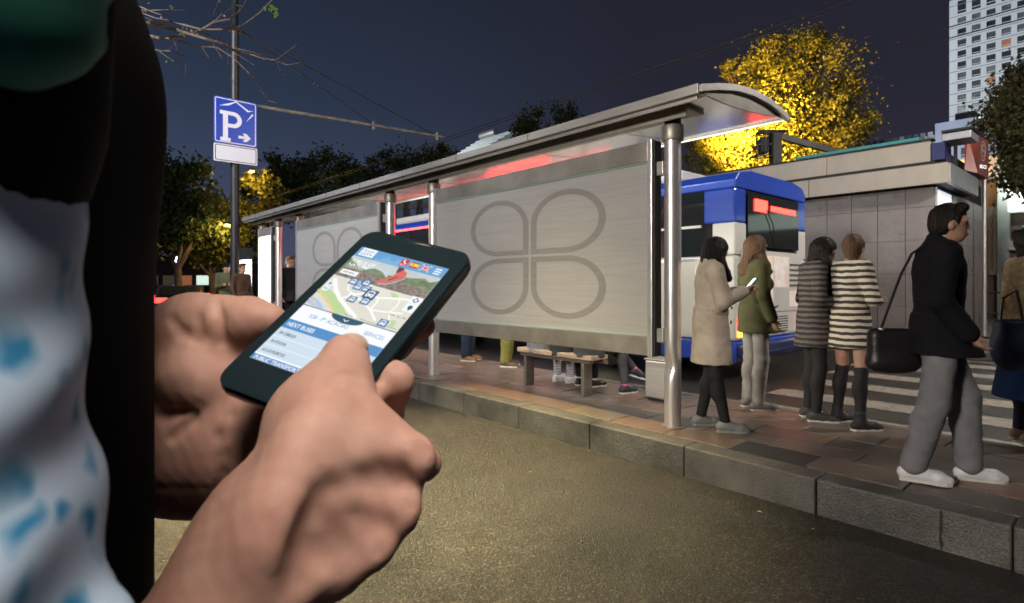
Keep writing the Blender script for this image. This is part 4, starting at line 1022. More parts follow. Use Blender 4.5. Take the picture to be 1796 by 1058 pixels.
# ------------------------------------------------------------------ cars, lit sign, far panels on the left
def car(loc, rz, color, label, taxi=False):
    o = thing('parked_car' if False else 'car', loc, label, 'car', 'cars on the road beyond the shelter', rz=rz)
    side = [(-2.1, .35), (-2.15, .62), (-2.05, .88), (-1.35, .95), (-.85, 1.38), (.55, 1.42), (1.15, 1.0), (1.95, .86), (2.15, .6), (2.1, .32)]
    MB().xf(lambda p: p)
    def ringy(x, s, dz): return [(x, y*s, z - (dz if z > 1.1 else 0)) for y, z in side]
    mb = MB().loft([ringy(-.86, .97, .06), ringy(-.78, 1, .0), ringy(.78, 1, 0), ringy(.86, .97, .06)])
    mb.obj('body', mat('car_paint', color, .25, coat=.8), o, bevel=.03)
    for y0_, y1_, z0_, z1_ in ((-1.33, -.92, .98, 1.33), (.62, 1.1, 1.04, 1.36)):
        MB().add([(-.68, y0_, z0_ if y0_ < 0 else z1_), (.68, y0_, z0_ if y0_ < 0 else z1_), (.62, y1_, z1_ if y0_ < 0 else z0_), (-.62, y1_, z1_ if y0_ < 0 else z0_)], [(0, 1, 2, 3)]).xf(lambda p: p + Vector((0, (-.03 if y0_ < 0 else .03), .035))).obj('windscreen', M['glass_dark'], o)
    for s in (-1, 1):
        MB().bx(s*.862-.006, s*.862+.006, -.8, .5, 1.0, 1.30).obj('side_window', M['glass_dark'], o)
        MB().bx(s*.58-.24, s*.58+.24, -2.18, -2.08, .70, .90).obj('tail_lamp', M['tail_red'], o, bevel=.01)
        MB().bx(s*.58-.12, s*.58+.12, 2.08, 2.16, .6, .74).obj('headlamp', M['white_led'], o)
        for y in (-1.35, 1.35):
            w = MB().lathe((0, 0, 0), [(.15, -.1), (.3, -.1), (.32, -.07), (.32, .07), (.3, .1), (.15, .1)], 18); w.xf(lambda p: Vector((s*.78 + p.z, y + p.x, .32 + p.y))); w.obj('wheel', M['rubber'], o, smooth=True)
    MB().bx(-.3, .3, -2.175, -2.15, .44, .56).obj('number_plate', M['sign_white'], o)
    return o
g1 = at(318, 499 + FOC*1.45/25, 25); car((g1.x, g1.y, 0), R(75), (.03, .025, .04), 'dark car with glowing red tail lamps nearest the black sleeve')
g1 = at(356, 499 + FOC*1.45/38, 38); car((g1.x, g1.y, 0), R(75), (.12, .015, .015), 'red car with lit tail lamps farther down the road')
g1 = at(262, 499 + FOC*1.45/30, 30); car((g1.x, g1.y, 0), R(75), (.04, .04, .05), 'dark car mostly hidden behind the black vest')
ls = at(312, 446, 40); lsg = thing('lit_sign', (ls.x, ls.y, 0), 'tall narrow bluish white lit sign among the far street trees', 'sign')
MB().box(ls, (.30, .3, 1.7), Matrix.Rotation(YAW, 3, 'Z')).obj('light_box', glow('sign_glow', (.6, .75, 1), 5), lsg, bevel=.03)
MB().tube([(ls.x, ls.y, 0), (ls.x, ls.y, ls.z-.86)], .06).obj('post', M['black'], lsg)
bw = at(330, 470, 60); far = thing('far_building', (bw.x, bw.y, 0), 'dim low building with lit shop windows at the far left end of the road', 'building')
mb = MB().box((bw.x, bw.y, 2.2), (16, 6, 4.4), Matrix.Rotation(YAW, 3, 'Z')); mb.obj('wall', M['shop_dark'], far)
for i in range(9):
    c = bw + RT*(-7+1.7*i) - FW*3.02; MB().box((c.x, c.y, 1.6), (1.2, .08, 1.5), Matrix.Rotation(YAW, 3, 'Z')).obj('window', [M['dim_window'], M['warm_pane'], M['lit_white'], M['dim_window']][i % 4], far)
# information column beyond the narrow panel
ic = thing('information_column', (-14.9, 4.25, PZ), 'grey information column with glowing picture squares next to the narrow lit panel', 'information column')
MB().bx(-15.05, -14.1, 4.62, 4.80, PZ, P2(2.2)).obj('body', M['panel_grey'], ic, bevel=.02)
for k in range(6): MB().bx(-14.62, -14.22, 4.612, 4.619, P2(.5+.26*k), P2(.71+.26*k)).obj('picture', glow('picture_%d' % k, [(.7, .9, 1), (.6, .85, .9), (1, 1, .95), (1, .85, .5), (.9, 1, 1), (1, .9, .75)][k], 1.3), ic)
MB().bx(-16.3, -15.2, 4.40, 4.5, P2(.3), P2(1.85)).obj('lit_face', M['lightbox'], ic)
MB().bx(-16.35, -15.15, 4.38, 4.52, P2(1.86), P2(2.15)).obj('header', M['dark'], ic)
# dark timber trellis seen through the gap of the shelter
tg = thing('trellis', (-17, 13.2, 0), 'dark rectangular trellis frame seen through the gap between the two big panels', 'trellis')
tp = [at(px, 380, 24) for px in (662, 690, 713, 736, 760, 790)]
for p in tp: MB().beam((p.x, p.y, 0), (p.x, p.y, EYE+24*(499-352)/FOC), .22, .22).obj('post', M['dark'], tg)
for py in (362, 384): MB().beam(at(640, py+3, 24), at(800, py-4, 24), .12, .22).obj('beam', M['dark'], tg)
# ------------------------------------------------------------------ people
def skin_mat(name, c):
    m = mat(name, c, .5, var=.14, vscale=14, sss=.25, bump=.08, bscale=180); return m
M['skin_a'] = skin_mat('skin_a', (.46, .27, .19)); M['skin_b'] = skin_mat('skin_b', (.36, .21, .145))
M['hair'] = mat('hair', (.010, .007, .006), .5, var=.4, vscale=30, stretch=(30, 30, 3), bump=.4, bscale=20, spec=.2)
M['hair_brown'] = mat('hair_brown', (.10, .055, .03), .45, var=.4, vscale=30, stretch=(30, 30, 3), bump=.4, bscale=20, spec=.2)
def cloth(name, c, **k): return mat(name, c, k.pop('rough', .9), var=.16, vscale=7, bump=.12, bscale=26, spec=.2, **k)
M['sole'] = mat('sole', (.62, .60, .56), .6)
def V3(*a): return np.array(a, float)
def person(loc, rz, h, label, group=None, pose={}, fem=False, skin='skin_a', hair=('short', 'hair'), top=None, coat=None, legs=None, dress=None, shoes=None, socks=None, head=(0, 0), vox=.010, tights=None):
    """pose: joint name -> local position for a 1.75 m figure facing +y, +x on its right"""
    global ORG
    k = h/1.75; w = .92 if fem else 1.0
    J = dict(hl=(-.09, 0, .93), hr=(.09, 0, .93), kl=(-.10, .015, .50), kr=(.10, .015, .50), al=(-.10, -.02, .085), ar=(.10, -.02, .085),
             sl=(-.185, -.01, 1.43), sr=(.185, -.01, 1.43), el=(-.225, -.03, 1.145), er=(.225, -.03, 1.145), wl=(-.225, .07, .90), wr=(.225, .07, .90), hd=(0, .02, 1.625), tl=(-.12, 1), tr=(.12, 1))
    J.update(pose); q = {n: V3(*v) for n, v in J.items()}
    for n in ('sl', 'sr'): q[n][0] *= w
    root = bpy.data.objects.new('person', None); COL.objects.link(root); root.location = loc; root.rotation_euler = (0, 0, rz); root.scale = (k, k, k); root.empty_display_size = .1
    tag(root, label, 'person', group); ORG = Vector((0, 0, 0))
    pel = (q['hl']+q['hr'])/2; che = (q['sl']+q['sr'])/2
    hd = q['hd']; ya, pi_ = R(head[0]), R(head[1])
    HR = np.array(Matrix.Rotation(ya, 3, 'Z') @ Matrix.Rotation(pi_, 3, 'X'))
    def H(x, y, z): return hd + HR @ V3(x, y, z)
    mid = pel*.45+che*.55
    torso = lambda g: [ell(pel+V3(0, -.01, .03), (.155+g, .115+g, .13+g), .05), ell(mid+V3(0, 0, -.06), ((.135 if fem else .15)+g, .105+g, .16), .06), ell(che+V3(0, .005, -.11), ((.15 if fem else .168)+g, .115+g, .17+g), .06), cap(q['sl']+V3(.03, 0, 0), q['sr']-V3(.03, 0, 0), .06+g, .06+g, .05)] + ([ell(che+V3(s*.075, .09, -.17), (.06+g, .05+g, .06+g), .03) for s in (-1, 1)] if fem else [])
    P = torso(0)
    P += [cap(che+V3(0, -.015, .02), H(0, -.015, -.07), .058*w, .052*w, .03)]
    P += [ell(H(0, -.005, .02), (.077, .096, .105), .02, HR), ell(H(0, .03, -.062), (.055, .058, .058), .03, HR), cap(H(0, .086, .012), H(0, .099, -.026), .009, .0115, .012), ell(H(0, .088, -.066), (.024, .014, .009), .008, HR), cap(H(-.05, .072, .022), H(.05, .072, .022), .014, .014, .02)]
    P += [ell(H(s*.078, -.008, -.012), (.010, .02, .032), .006, HR) for s in (-1, 1)]
    P += [ell(H(s*.032, .090, .004), (.016, .012, .009), .006, HR, op=-1) for s in (-1, 1)]
    for s, S_, E_, W_ in (('l', 'sl', 'el', 'wl'), ('r', 'sr', 'er', 'wr')):
        sgn = -1 if s == 'l' else 1
        P += [cap(q[S_], q[E_], .05*w, .038*w, .03), cap(q[E_], q[W_], .040*w, .025*w, .02)]
        d = q[W_]-q[E_]; d /= np.linalg.norm(d); hint = V3(-sgn*.3, 1, .2); n_ = np.cross(d, hint); n_ /= np.linalg.norm(n_); b_ = np.cross(n_, d)
        pal = q[W_]+d*.055; tip = b_*.02*0
        P += [cap(q[W_], q[W_]+d*.075-n_*.018, .021, .015, .012), cap(q[W_], q[W_]+d*.075+n_*.018, .021, .015, .012)]
        for f_, L in zip((-1.5, -.5, .5, 1.5), (.062, .074, .070, .055)):
            a = q[W_]+d*.08+n_*f_*.0165; b2 = a+d*L*.5+b_*L*.2; c2 = b2+d*L*.25+b_*L*.45
            P += [cap(a, b2, .0095, .0088, .004), cap(b2, c2, .0088, .0075, .003)]
        P += [cap(q[W_]+d*.025+b_*.012+n_*.02*sgn, q[W_]+d*.065+b_*.035+n_*.035*sgn, .013, .009, .008)]
    feet = {}
    for s, Hh, K, A, T in (('l', 'hl', 'kl', 'al', 'tl'), ('r', 'hr', 'kr', 'ar', 'tr')):
        P += [cap(q[Hh], q[K], .083*w, .053*w, .02), cap(q[K], q[A], .053*w, .036*w, .012), ell(q[K]*.68+q[A]*.32+V3(0, -.022, 0), (.052*w, .054*w, .10), .03)]
        t = np.append(q[T], 0)/np.linalg.norm(q[T]); 
        if len(J[T]) == 3: t = V3(*J[T]); t /= np.linalg.norm(t)
        up = V3(0, 0, 1); heel = q[A]-t*.045-up*.05; ball = q[A]+t*.13-up*.055
        P += [cap(q[A], q[A]+t*.06-up*.035, .036, .032, .02), cap(heel, ball, .033, .03, .03)]
        feet[s] = (q[A], t, heel, ball)
    body = blob('body', P, vox, M[skin], root)
    # hair
    st, hm = hair
    Hd = lambda x, y, z: hd + np.array(Matrix.Rotation(ya, 3, 'Z')) @ V3(x, y, z)
    face = [ell(H(0, .088, -.035), (.066, .06, .092), .01, HR, op=-1)]
    lock = lambda x, y, z: .0035*np.sin(x*150+z*22+y*30)*np.cos(y*130-z*18) + .002*np.sin(x*260-y*190+z*60)
    if st == 'short':
        blob('hair', [ell(H(0, -.012, .036), (.083, .100, .100), .02, HR), ell(H(0, -.045, -.015), (.076, .066, .075), .02, HR), cap(H(-.04, .055, .105), H(.04, .06, .10), .032, .03, .02)] + [ell(H(0, .112, -.055), (.085, .085, .105), .012, HR, op=-1), ell(H(0, .02, -.125), (.12, .13, .066), .012, HR, op=-1)] + [ell(H(s*.085, .0, -.022), (.022, .026, .038), .006, HR, op=-1) for s in (-1, 1)], .006, M[hm], root, noise=lock)
    elif st == 'long':
        blob('hair', [ell(H(0, -.014, .032), (.092, .106, .106), .02, HR), cap(H(-.06, -.02, 0), Hd(-.078, .085, -.24), .046, .036, .05), cap(H(.06, -.02, 0), Hd(.078, .085, -.24), .046, .036, .05), cap(H(0, -.05, 0), Hd(0, -.115, -.25), .078, .06, .05)] + face, .007, M[hm], root, noise=lock)
    elif st == 'bun':
        blob('hair', [ell(H(0, -.014, .032), (.088, .103, .104), .02, HR), ell(H(0, -.105, .07), (.042, .038, .042), .02), cap(H(0, -.05, 0), Hd(0, -.05, -.11), .068, .05, .03)] + face, .007, M[hm], root, noise=lock)
    for s in (-1, 1):
        MB().lathe((0, 0, 0), [(.002, -.011), (.008, -.008), (.011, 0), (.008, .008), (.002, .011)], 8).xf(lambda p: Vector(H(s*.032, .080, .004)) + p).obj('eye', M['eye'], root, smooth=True)
    wr_n = lambda x, y, z: .0016*np.sin(z*62+np.sin(x*23+z*9)*2.6+y*22)*np.sin(x*21-y*17+z*13) + .0012*np.sin(x*55+z*31)*np.sin(y*48-z*27)
    def sleeves(g, to, r0=.052):
        o = []
        for S_, E_, W_ in (('sl', 'el', 'wl'), ('sr', 'er', 'wr')):
            a, b, c = q[S_], q[E_], q[W_]
            if to > 1: o += [cap(a, b, r0+g, .044+g, .03), cap(b, b+(c-b)*(to-1), .044+g, .034+g, .02)]
            elif to > 0: o += [cap(a, a+(b-a)*to, r0+g, .048+g, .03)]
        return o
    if top:
        m, g, hem, sl = top['m'], top.get('g', .014), top.get('hem', -.12), top.get('sl', 1.93)
        pr = torso(g) + sleeves(g, sl) + [fru(pel+V3(0, .03, hem), .180+g, .172+g, pel+V3(0, 0, .12), .155+g, .12+g, .04)]
        if top.get('collar'): pr += [cap(che+V3(0, -.01, .03), che+V3(0, .0, .09), .075, .066, .02), ell(H(0, .0, 0), (.082, .10, .115), .004, HR, op=-1)]
        blob(top.get('n', 'jacket'), pr, vox, m, root, noise=wr_n)
        if 'trim' in top: top['trim'](root, q, che, pel)
    if coat:
        m, g, hem = coat['m'], coat.get('g', .02), coat['hem']
        pr = torso(g) + sleeves(g+.004, 1.92, .054) + [fru(V3(pel[0], pel[1]+.01, hem), coat.get('wx', .235), coat.get('wy', .19), pel+V3(0, 0, .16), .155+g, .118+g, .05)]
        pr += [cap(che+V3(0, -.015, .03), che+V3(0, -.01, .085), .085, .075, .02), ell(H(0, 0, 0), (.082, .10, .11), .004, HR, op=-1)]
        co = blob('coat', pr, vox, m, root, noise=wr_n)
        if 'trim' in coat: coat['trim'](root, q, che, pel)
    if dress:
        m, hem = dress['m'], dress['hem']
        blob('dress', torso(.016) + sleeves(.014, dress.get('sl', 1.7)) + [fru(V3(pel[0], pel[1], hem), .215, .175, pel+V3(0, 0, .14), .155, .12, .05)], vox, m, root, noise=wr_n)
    if legs:
        m, g = legs['m'], legs.get('g', .016); pr = [ell(pel+V3(0, -.01, .02), (.157+g*.7, .118+g*.7, .13), .05)]
        to = legs.get('to', .96); wd = legs.get('w', .05)
        for Hh, K, A in (('hl', 'kl', 'al'), ('hr', 'kr', 'ar')):
            a, b, c = q[Hh], q[K], q[A]; c = b+(c-b)*to
            pr += [cap(a, b, .080*w+g*.5, .059*w+g, .02), cap(b, c, .059*w+g, wd, .02), ell(b*.68+q[A]*.32+V3(0, -.022, 0), (.054*w+g*.6, .056*w+g*.6, .10), .03)]
        blob(legs.get('n', 'trousers'), pr, vox, m, root, noise=wr_n if g > .01 else None)
    if socks:
        for K, A in (('kl', 'al'), ('kr', 'ar')):
            u_ = socks.get('up', .02); a, c = (q[K]+V3(0, 0, u_) if u_ > -.1 else q[K]+(q[A]-q[K])*.8), q[A]
            blob('sock', [cap(a, c, .062*w if u_ > -.1 else .047, .043*w, .02)] + ([ell(q[K]*.68+q[A]*.32+V3(0, -.022, 0), (.058*w, .060*w, .105), .03)] if socks.get('up', 0) > -.1 else []), vox, socks['m'], root)
    if shoes:
        for s, (A, t, heel, ball) in feet.items():
            M_ = np.stack([np.cross(t, [0, 0, 1]), t, np.cross(np.cross(t, [0, 0, 1]), t)], 1); up = M_[:, 2]
            pr = [cap(heel+up*.008, ball+up*.006, .040, .041, .02), cap(A-up*.01, A+t*.05-up*.04, .045, .038, .03), cap(ball, ball+t*.05-up*.006, .040, .030, .03)]
            if shoes.get('high'): pr += [cap(A-up*.01, A+up*.06, .047, .046, .02)]
            pr += [rbx(A-up*(.105)+t*.04, (.2, .2, .022), .001, .004, op=-1)] if abs(t[2]) < .2 else []
            so = blob('shoe', pr, min(vox, .008), shoes['m'], root)
            mid_ = (heel+ball)/2+t*.02-up*.026
            sp_ = [(-.135, .024), (-.125, .036), (-.06, .037), (0, .037), (.06, .044), (.105, .040), (.135, .022)]
            pts = [(x_, y_) for y_, x_ in sp_] + [(-x_, y_) for y_, x_ in reversed(sp_)]
            mb = MB(); n = len(pts)
            sd_ = M_[:, 0]
            mb.add([tuple(mid_+sd_*x_+t*y_-up*.012) for x_, y_ in pts] + [tuple(mid_+sd_*x_+t*y_+up*.012) for x_, y_ in pts], [tuple(range(n))[::-1], tuple(range(n, 2*n))] + [(i, (i+1) % n, n+(i+1) % n, n+i) for i in range(n)])
            mb.obj('sole', shoes.get('sole', M['sole']), so)
            if shoes.get('lace'):
                mb = MB()
                for j in range(4):
                    c_ = A+t*(.055+.022*j)+up*(.012-.012*j); mb.beam(c_-sd_*.024, c_+sd_*.024, .006, .006)
                mb.obj('laces', M['sole'], so)
    return root, q
M['eye'] = mat('eye', (.03, .02, .018), .15)
def hold_phone(root_loc, root_rz, k, p, lab):
    o = thing('phone', Vector(root_loc) + Matrix.Rotation(root_rz, 3, 'Z') @ (Vector(p)*k), lab, 'phone', rz=root_rz)
    MB().box((0, 0, 0), (.07, .012, .14), Matrix.Rotation(R(-40), 3, 'X')).obj('case', M['black'], o, bevel=.006)
    MB().box(Matrix.Rotation(R(-40), 3, 'X') @ Vector((0, -.0065, 0)), (.062, .001, .125), Matrix.Rotation(R(-40), 3, 'X')).obj('screen', glow('phone_glow', (.8, .9, 1), 1.5), o)

# woman in the trench coat by the dented post
M['trench'] = cloth('trench', (.52, .44, .35)); M['tights'] = mat('tights', (.012, .011, .012), .8)
def trench_trim(root, q, che, pel):
    for i, z in enumerate((1.10, .97)):
        for x in (-.055, .055):
            MB().lathe((0, 0, 0), [(.016, -.003), (.016, .003)], 12).xf(lambda p: Vector((x, .172-.01*i+.012*(1.1-z)*2, z)) + Vector((p.x, p.z, p.y))).obj('button', M['hair'], root)
    b = []
    for i in range(25):
        a = 2*math.pi*i/24; b.append((.183*math.cos(a), .15*math.sin(a)+.005, 1.06))
    vs = [(x, y, 1.035) for x, y, z in b] + [(x, y, 1.085) for x, y, z in b]
    MB().add(vs, [(i, i+1, 26+i-0, 25+i) for i in range(24)]).obj('belt', cloth('belt', (.36, .29, .22)), root)
    for s in (-1, 1):                       # lapels and epaulettes
        MB().add([(s*.02, .145, 1.26), (s*.10, .135, 1.36), (s*.09, .10, 1.47), (s*.03, .115, 1.46), (s*.015, .15, 1.34)], [(0, 1, 2, 3, 4)]).obj('lapel', M['trench'], root)
        MB().box((s*.13, -.01, 1.515), (.10, .05, .012), Matrix.Rotation(s*R(18), 3, 'Y')).obj('epaulette', M['trench'], root, bevel=.003)
wl_pos = ground(1246, 752, PZ)
person(wl_pos, R(-44), 1.63, 'woman in beige trench coat looking at her phone beside the dented post', fem=True, vox=.009,
       pose=dict(el=(-.20, .05, 1.16), wl=(-.07, .27, 1.24), er=(.20, .05, 1.16), wr=(.08, .27, 1.25), kl=(-.09, .03, .5), al=(-.13, -.05, .085), ar=(.10, .10, .085), hd=(0, .05, 1.605)), head=(0, -24),
       hair=('long', 'hair'), coat=dict(m=M['trench'], hem=.60, wx=.225, wy=.18, trim=trench_trim), legs=dict(m=M['tights'], g=.006, w=.044, n='tights', to=1.0), shoes=dict(m=mat('grey_flat', (.22, .23, .22), .6), sole=mat('grey_sole', (.28, .29, .27), .7)))
hold_phone(wl_pos, R(-44), 1.63/1.75, (0, .36, 1.31), 'small phone with a glowing screen held by the woman in the trench coat')

# passer-by in the lime top behind her
g_ = ground(1338, 712, PZ); g_ = (g_.x, min(g_.y, 5.45), PZ)
person(g_, R(-35), 1.70, 'brown haired passer-by in an olive jacket and pale trousers behind the trench coat', fem=True, hair=('long', 'hair_brown'),
       top=dict(m=cloth('olive_jacket', (.085, .085, .04)), hem=-.16, n='jacket', g=.018), legs=dict(m=cloth('pale_trousers', (.32, .30, .28)), w=.06), shoes=dict(m=mat('grey_shoe', (.2, .19, .18), .6)),
       pose=dict(el=(-.22, .0, 1.15), wl=(-.17, .20, 1.05), er=(.23, -.04, 1.15), wr=(.24, .05, .91)))
# two girls: striped dress, and dark striped top
M['stripe_dress'] = stripe_mat('stripe_dress', (.62, .56, .45), (.035, .03, .028), .055)
M['stripe_dark'] = stripe_mat('stripe_dark', (.12, .10, .09), (.02, .018, .018), .05)
g_ = ground(1492, 748, PZ)
person(g_, R(-30), 1.66, 'girl in cream and black striped tunic, black knee socks and canvas high tops', fem=True, vox=.009, head=(28, -12), hair=('bun', 'hair_brown'),
       dress=dict(m=M['stripe_dress'], hem=.72, sl=1.75), socks=dict(m=M['tights'], up=.03), shoes=dict(m=mat('canvas_black', (.02, .02, .022), .8), high=True, lace=True),
       pose=dict(hl=(-.10, 0, .93), hr=(.10, 0, .93), kl=(-.13, .03, .5), al=(-.16, .0, .085), kr=(.12, .0, .5), ar=(.15, -.04, .085), el=(-.24, .02, 1.15), wl=(-.14, .20, 1.12), er=(.23, .02, 1.15), wr=(.10, .20, 1.14), hd=(-.02, .05, 1.61)))
g_ = ground(1446, 728, PZ)
person((g_.x, min(g_.y, 5.42), PZ), R(-50), 1.66, 'dark haired girl in a charcoal striped dress beside the pale striped tunic', fem=True, head=(-20, -25), hair=('long', 'hair'),
       dress=dict(m=M['stripe_dark'], hem=.70, sl=1.85), legs=dict(m=M['tights'], g=.006, w=.044, n='tights', to=1.0), shoes=dict(m=mat('canvas_grey', (.06, .055, .05), .8), lace=True), pose=dict(hd=(.02, .08, 1.60), wl=(-.1, .2, 1.1), wr=(.12, .2, 1.1)))
# man walking in the dark jacket
mp_ = ground(1648, 842, PZ)
person(mp_, R(-66), 1.72, 'man in black jacket, grey trousers and white trainers walking along the kerb', skin='skin_b', vox=.009, hair=('short', 'hair'),
       top=dict(m=cloth('black_jacket', (.006, .006, .009)), g=.026, hem=-.13, collar=True), legs=dict(m=cloth('grey_trousers', (.18, .18, .19)), w=.074, g=.024), shoes=dict(m=mat('white_trainer', (.68, .68, .72), .55), lace=True),
       pose=dict(kl=(-.085, .15, .53), al=(-.085, .17, .085), kr=(.10, -.05, .50), ar=(.10, -.16, .095), el=(-.25, -.02, 1.14), wl=(-.19, .17, .96), er=(.25, -.06, 1.15), wr=(.21, .10, .94), hd=(0, .05, 1.62)))
# black shoulder bag on its strap
bc = at(1566, 612, 3.66)
bg = thing('shoulder_bag', bc, 'black shoulder bag hanging on a thin strap behind the man in the black jacket', 'bag')
M['leather'] = mat('black_leather', (.012, .011, .012), .38, bump=.2, bscale=60)
blob('bag_body', [rbx((0, 0, 0), (.150, .055, .135), .05, .02), ell((0, 0, -.09), (.150, .065, .065), .05)], .008, M['leather'], bg).rotation_euler = (0, 0, YAW-R(12))
sh_ = at(1622, 430, 3.50); e1 = at(1545, 578, 3.66); e2 = at(1595, 578, 3.66)
MB().tube([e1, at(1562, 530, 3.63), at(1580, 482, 3.58), at(1600, 444, 3.54), sh_, at(1618, 476, 3.58), e2], .008, 6).obj('strap', M['leather'], bg, smooth=True)
for p in (e1, e2): MB().lathe(p, [(.012, -.012), (.022, -.01), (.022, .01), (.012, .012)], 10).obj('buckle', M['steel'], bg, smooth=True)
# woman at the right edge in the lace jacket
g_ = at(1806, 700, 4.35)
def lace_trim(root, q, che, pel): pass
M['lace'] = mat('lace', (.46, .38, .24), .85, c2=(.26, .20, .11), cscale=26, bump=.9, bscale=34, detail=2)
lp_ = (g_.x, g_.y, PZ)
person(lp_, R(-60), 1.66, 'woman at the right edge in a cream lace jacket and long blue skirt', fem=True, hair=('bun', 'hair'), top=dict(m=M['lace'], g=.03, hem=-.20, n='jacket'), pose=dict(el=(-.25, -.02, 1.14), wl=(-.22, .16, 1.0), er=(.25, -.06, 1.15), wr=(.15, .20, 1.14)),
       dress=None, coat=None, legs=dict(m=mat('navy_legs', (.02, .03, .07), .8), g=.01), shoes=dict(m=mat('tan_shoe', (.4, .3, .2), .6)))
sk = bpy.context.scene.objects
pr_ = [o for o in sk if o.get('label', '').startswith('woman at the right edge')][0]
blob('skirt', [fru((0, 0, .36), .26, .24, (0, -.01, .92), .175, .14, .02)], .01, cloth('blue_skirt', (.02, .05, .16)), pr_)
hb = at(1773, 596, 4.10); hbo = thing('handbag', hb, 'soft navy handbag carried by the woman at the right edge', 'bag')
blob('bag_body', [ell((0, 0, -.06), (.14, .09, .17), .04), rbx((0, 0, .05), (.11, .06, .10), .04, .03)], .008, mat('navy_cloth', (.014, .022, .05), .6, bump=.3, bscale=18), hbo).rotation_euler = (0, 0, YAW)
MB().tube([hb + RT*(-.08) + UP*.13, hb + RT*(-.06) + UP*.30, hb + RT*.04 + UP*.36, hb + RT*.09 + UP*.12], .011, 6).obj('handle', M['leather'], hbo, smooth=True)

# people sitting on the bench (seen below the large panel) and standing behind it
SIT = dict(hl=(-.09, 0, .55), hr=(.09, 0, .55), kl=(-.10, .42, .52), kr=(.10, .42, .52), al=(-.10, .42, .085), ar=(.10, .46, .085), sl=(-.18, .04, 1.02), sr=(.18, .04, 1.02), el=(-.22, .10, .76), er=(.22, .10, .76), wl=(-.12, .32, .66), wr=(.12, .32, .66), hd=(0, .09, 1.22))
M['stripe_leg'] = stripe_mat('stripe_leg', (.72, .72, .75), (.03, .03, .05), .021)
def sit(x, lab, **kw):
    p = dict(SIT); p.update(kw.pop('pose', {}))
    person((x, 4.72, PZ), 0, 1.66, lab, 'people sitting on the bench', pose=p, **kw)
sit(-4.86, 'seated person in black and white striped leggings and white trainers', fem=True, hair=('long', 'hair'), top=dict(m=cloth('grey_top', (.16, .16, .18))), legs=dict(m=M['stripe_leg'], g=.008, w=.047, n='leggings'), shoes=dict(m=mat('white_shoe', (.66, .68, .72), .5), lace=True))
sit(-4.48, 'seated person in black trousers and black shoes with pale socks', hair=('short', 'hair'), top=dict(m=cloth('dark_top', (.03, .03, .035))), legs=dict(m=cloth('black_trousers', (.012, .012, .013)), w=.055, to=.86), socks=dict(m=mat('pale_sock', (.5, .42, .38), .9), up=-.25), shoes=dict(m=mat('brown_black_shoe', (.02, .015, .012), .4)))
sit(-4.10, 'seated person in grey leggings with crossed legs, pink socks and dark trainers', fem=True, hair=('long', 'hair'), top=dict(m=cloth('charcoal_top', (.05, .05, .055)), hem=-.10), legs=dict(m=cloth('grey_leggings', (.06, .06, .066)), g=.008, w=.046, n='leggings', to=.9), socks=dict(m=mat('pink_sock', (.75, .10, .28), .9), up=-.28), shoes=dict(m=mat('navy_trainer', (.02, .02, .032), .6), lace=True),
    pose=dict(kr=(.16, .42, .53), ar=(.22, .40, .085), kl=(-.02, .43, .60), al=(.22, .60, .26), tl=(.45, .9, -.3)))
def stand(px, py, h, lab, rz, grp=None, z=PZ, pos=None, **kw):
    g = ground(px, py, z) if pos is None else pos; person((g[0], g[1], z), rz, h, lab, grp, **kw)
stand(822, 632, 1.72, 'standing person in dark blue jeans and tan shoes behind the large panel', R(-60), hair=('short', 'hair'), top=dict(m=cloth('navy_top', (.02, .025, .05))), legs=dict(m=cloth('jeans', (.022, .030, .055)), w=.07), shoes=dict(m=mat('tan_boot', (.22, .12, .05), .6)))
stand(890, 642, 1.74, 'standing person in olive yellow trousers and brown shoes behind the large panel', R(-50), hair=('short', 'hair'), top=dict(m=cloth('black_top', (.015, .015, .016))), legs=dict(m=cloth('olive_trousers', (.21, .19, .05)), w=.075, g=.022), shoes=dict(m=mat('brown_boot', (.10, .07, .035), .6)))
# far people at the left end
LOOK = dict(el=(-.2, .05, 1.16), wl=(-.07, .26, 1.2), er=(.2, .05, 1.16), wr=(.08, .26, 1.2), hd=(0, .05, 1.61))
p_ = at(397, 540, 14.0); stand(0, 0, 1.76, 'young man in an olive jacket looking down beside the sign pole', R(-100), pos=(p_.x, max(p_.y, 3.9)), vox=.014, hair=('short', 'hair'), head=(0, -20), pose=LOOK, top=dict(m=cloth('olive_top', (.10, .10, .055)), collar=True), legs=dict(m=cloth('dark_trousers', (.03, .03, .035))), shoes=dict(m=M['rubber']))
p_ = at(424, 540, 13.4); stand(0, 0, 1.72, 'person in a dull brown jacket just right of the sign pole', R(-70), pos=(p_.x, max(p_.y, 4.0)), vox=.014, hair=('short', 'hair_brown'), top=dict(m=cloth('brown_top', (.09, .05, .035))), legs=dict(m=cloth('dark_trousers_b', (.03, .03, .035))), shoes=dict(m=M['rubber']))
p_ = at(508, 540, 12.4); stand(0, 0, 1.84, 'man in a dark suit waiting between the narrow lit panel and the second panel', R(-75), pos=(p_.x, p_.y), vox=.013, hair=('short', 'hair_brown'), skin='skin_b', top=dict(m=cloth('dark_suit', (.014, .014, .016)), g=.022), legs=dict(m=cloth('suit_trousers', (.014, .014, .016))), shoes=dict(m=M['rubber']))
